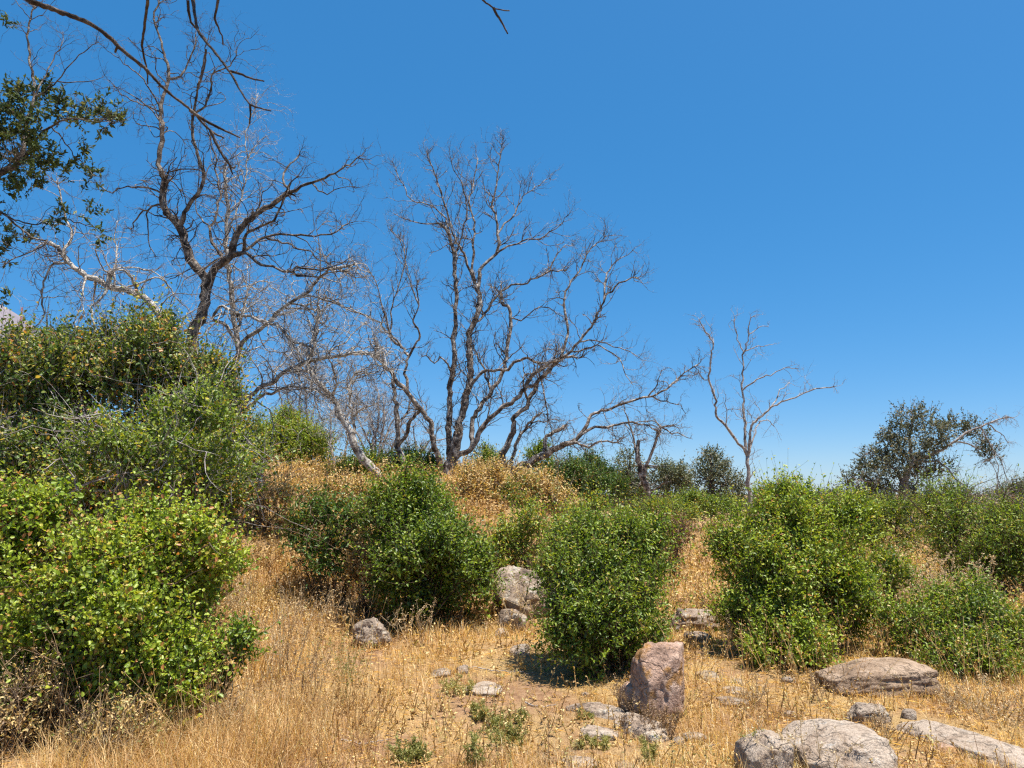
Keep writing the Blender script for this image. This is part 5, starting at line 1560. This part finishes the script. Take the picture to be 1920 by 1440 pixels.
# ------------------------------------------------------------------ branches of a tree overhead, close to the camera
def overhanging_tree():
    root = thing('overhanging_tree', 'dark bare twigs of a near tree hanging in from the top edge', 'tree', (-4.6, 0.4, float(ground(-4.6, 0.4))))
    tr = np.array([(-4.6, 0.4, -0.1), (-4.55, 0.5, 1.2), (-4.4, 0.7, 2.4), (-4.0, 1.0, 3.2), (-3.2, 1.6, 3.9), (-2.2, 2.1, 4.1), (-1.2, 2.35, 4.15), (-0.3, 2.5, 4.05), (0.5, 2.6, 3.95)])
    s = np.linspace(0, 1, 60)
    k = np.linspace(0, 1, len(tr))
    Pl = np.stack([np.interp(s, k, tr[:, i]) for i in range(3)], -1)
    Pl[1:-1] = (Pl[:-2] + Pl[1:-1] + Pl[2:]) / 3
    limb_mesh(dict(P=Pl[:24], R=np.linspace(0.14, 0.075, 24)), root, 'trunk', 'near_bark', 10)
    limb_mesh(dict(P=Pl[22:], R=np.linspace(0.07, 0.02, 38)), root, 'limb', 'near_bark', 8)
    specs = [
     (2.4, 15, 5, 0.5, [(52, 0), (124, 26), (169, 45), (202, 67), (225, 90), (270, 127), (311, 169), (356, 206), (394, 244), (420, 259)]),
     (2.4, 9, 4, 0.4, [(277, 0), (270, 56), (266, 86), (274, 124), (277, 157)]),
     (2.5, 10, 4, -0.2, [(362, 0), (371, 56), (397, 90), (431, 135), (450, 169), (469, 195), (488, 203), (508, 208)]),
     (2.5, 8, 4, 0.1, [(409, 0), (403, 34), (410, 52), (416, 67), (418, 84)]),
     (2.6, 7, 3, 0.1, [(890, -30), (905, 0), (915, 8), (925, 15), (938, 18), (955, 20)]),
    ]
    subs = {0: [(7, 3, [(356, 206), (385, 226), (412, 240), (450, 258)]), (7, 3, [(394, 244), (404, 266), (416, 289), (435, 314), (442, 312)]), (5, 3, [(416, 289), (428, 305), (436, 326)]), (6, 4, [(221, 84), (218, 92), (216, 98)])],
            2: [(6, 3, [(431, 133), (455, 140), (469, 146), (495, 152)]), (7, 4, [(352, 0), (354, 20), (358, 41), (371, 56)]), (5, 3, [(386, 92), (384, 120), (378, 145), (370, 170)]), (5, 3, [(469, 195), (470, 215), (468, 232)])],
            4: [(6, 3, [(925, 14), (932, 28), (940, 40), (952, 63)])]}
    for i, (Y, w0, w1, dd, pts) in enumerate(specs):
        px = smooth_px(pts, 7, 0.5)
        t = np.linspace(0, 1, len(px))
        P = at(px[:, 0], px[:, 1], Y + dd * t)
        R = 0.36 * (w0 + (w1 - w0) * t) / F * P[:, 1] * (1 + 0.25 * (rng.random(len(t)) - 0.5))
        base = Pl[22 + int(np.argmin(np.abs(Pl[22:, 0] - P[0, 0])))]
        e = np.linspace(0, 1, 10)[:-1, None]
        bow = np.sin(e * math.pi) * np.array([-0.05, 0.05, 0.0])
        P2 = np.vstack([base * (1 - e) + P[0] * e + bow, P])
        R2 = np.concatenate([np.full(9, R[0] * 1.15), R])
        limb_mesh(dict(P=P2, R=R2), root, 'branch', 'near_bark', 7)
        for (a, b, sp) in subs.get(i, []):
            q = smooth_px(sp, 7, 0.4)
            tt = np.linspace(0, 1, len(q))
            j = int(np.argmin(np.sum((px - q[0]) ** 2, 1)))
            Y0 = P[j, 1]
            Q = at(q[:, 0], q[:, 1], Y0 + 0.06 * tt)
            limb_mesh(dict(P=Q, R=0.5 * (a + (b - a) * tt) / F * Q[:, 1]), root, 'twig', 'near_bark', 6)


overhanging_tree()


# ------------------------------------------------------------------ radio mast on the far mountain
def radio_mast():
    m, nt, out = new_mat('faded red mast paint')
    principled(nt, out, (0.55, 0.22, 0.20), 0.7)
    b = at(35, 640, 2900)
    top = at(35, 576, 2900)[2]
    root = thing('radio_mast', 'tiny red lattice mast on the hazy mountain at the left edge', 'mast', (b[0], b[1], b[2]))
    h = top - b[2]
    w = 8.0
    legs = []
    for a in (0.3, 2.4, 4.5):
        legs.append((np.array([b[0] + w * math.cos(a), b[1] + w * math.sin(a), b[2] - 20]), np.array([b[0] + 2 * math.cos(a), b[1] + 2 * math.sin(a), top])))
    for p, q in legs:
        V, Q = tubes(np.stack([p, (p + q) / 2, q])[None], np.full((1, 3), 1.0), 4)
        part('leg', V, Q, m, root)
    acc = Acc()
    for k in range(9):
        for i in range(3):
            p = legs[i][0] * (1 - k / 9) + legs[i][1] * (k / 9)
            q = legs[(i + 1) % 3][0] * (1 - (k + 1) / 9) + legs[(i + 1) % 3][1] * ((k + 1) / 9)
            acc.add(*tubes(np.stack([p, (p + q) / 2, q])[None], np.full((1, 3), 0.6), 4))
    acc.part('bracing', m, root, True)


radio_mast()


# ------------------------------------------------------------------ repeats share a group
GROUPS = {'rock': 'rocks and stones in the dry grass', 'shrub': 'shrubs on the dry slope', 'dead tree': 'dead trees on the crest', 'weed': 'weeds in the dry grass',
          'twig': 'fallen twigs on the ground', 'dry brush': 'clumps of dry brush', 'grass clump': 'clumps of dry grass', 'tree': 'living trees around the clearing'}
for o in SC.objects:
    if o.parent is None and o.get('category') in GROUPS and 'group' not in o:
        o['group'] = GROUPS[o['category']]
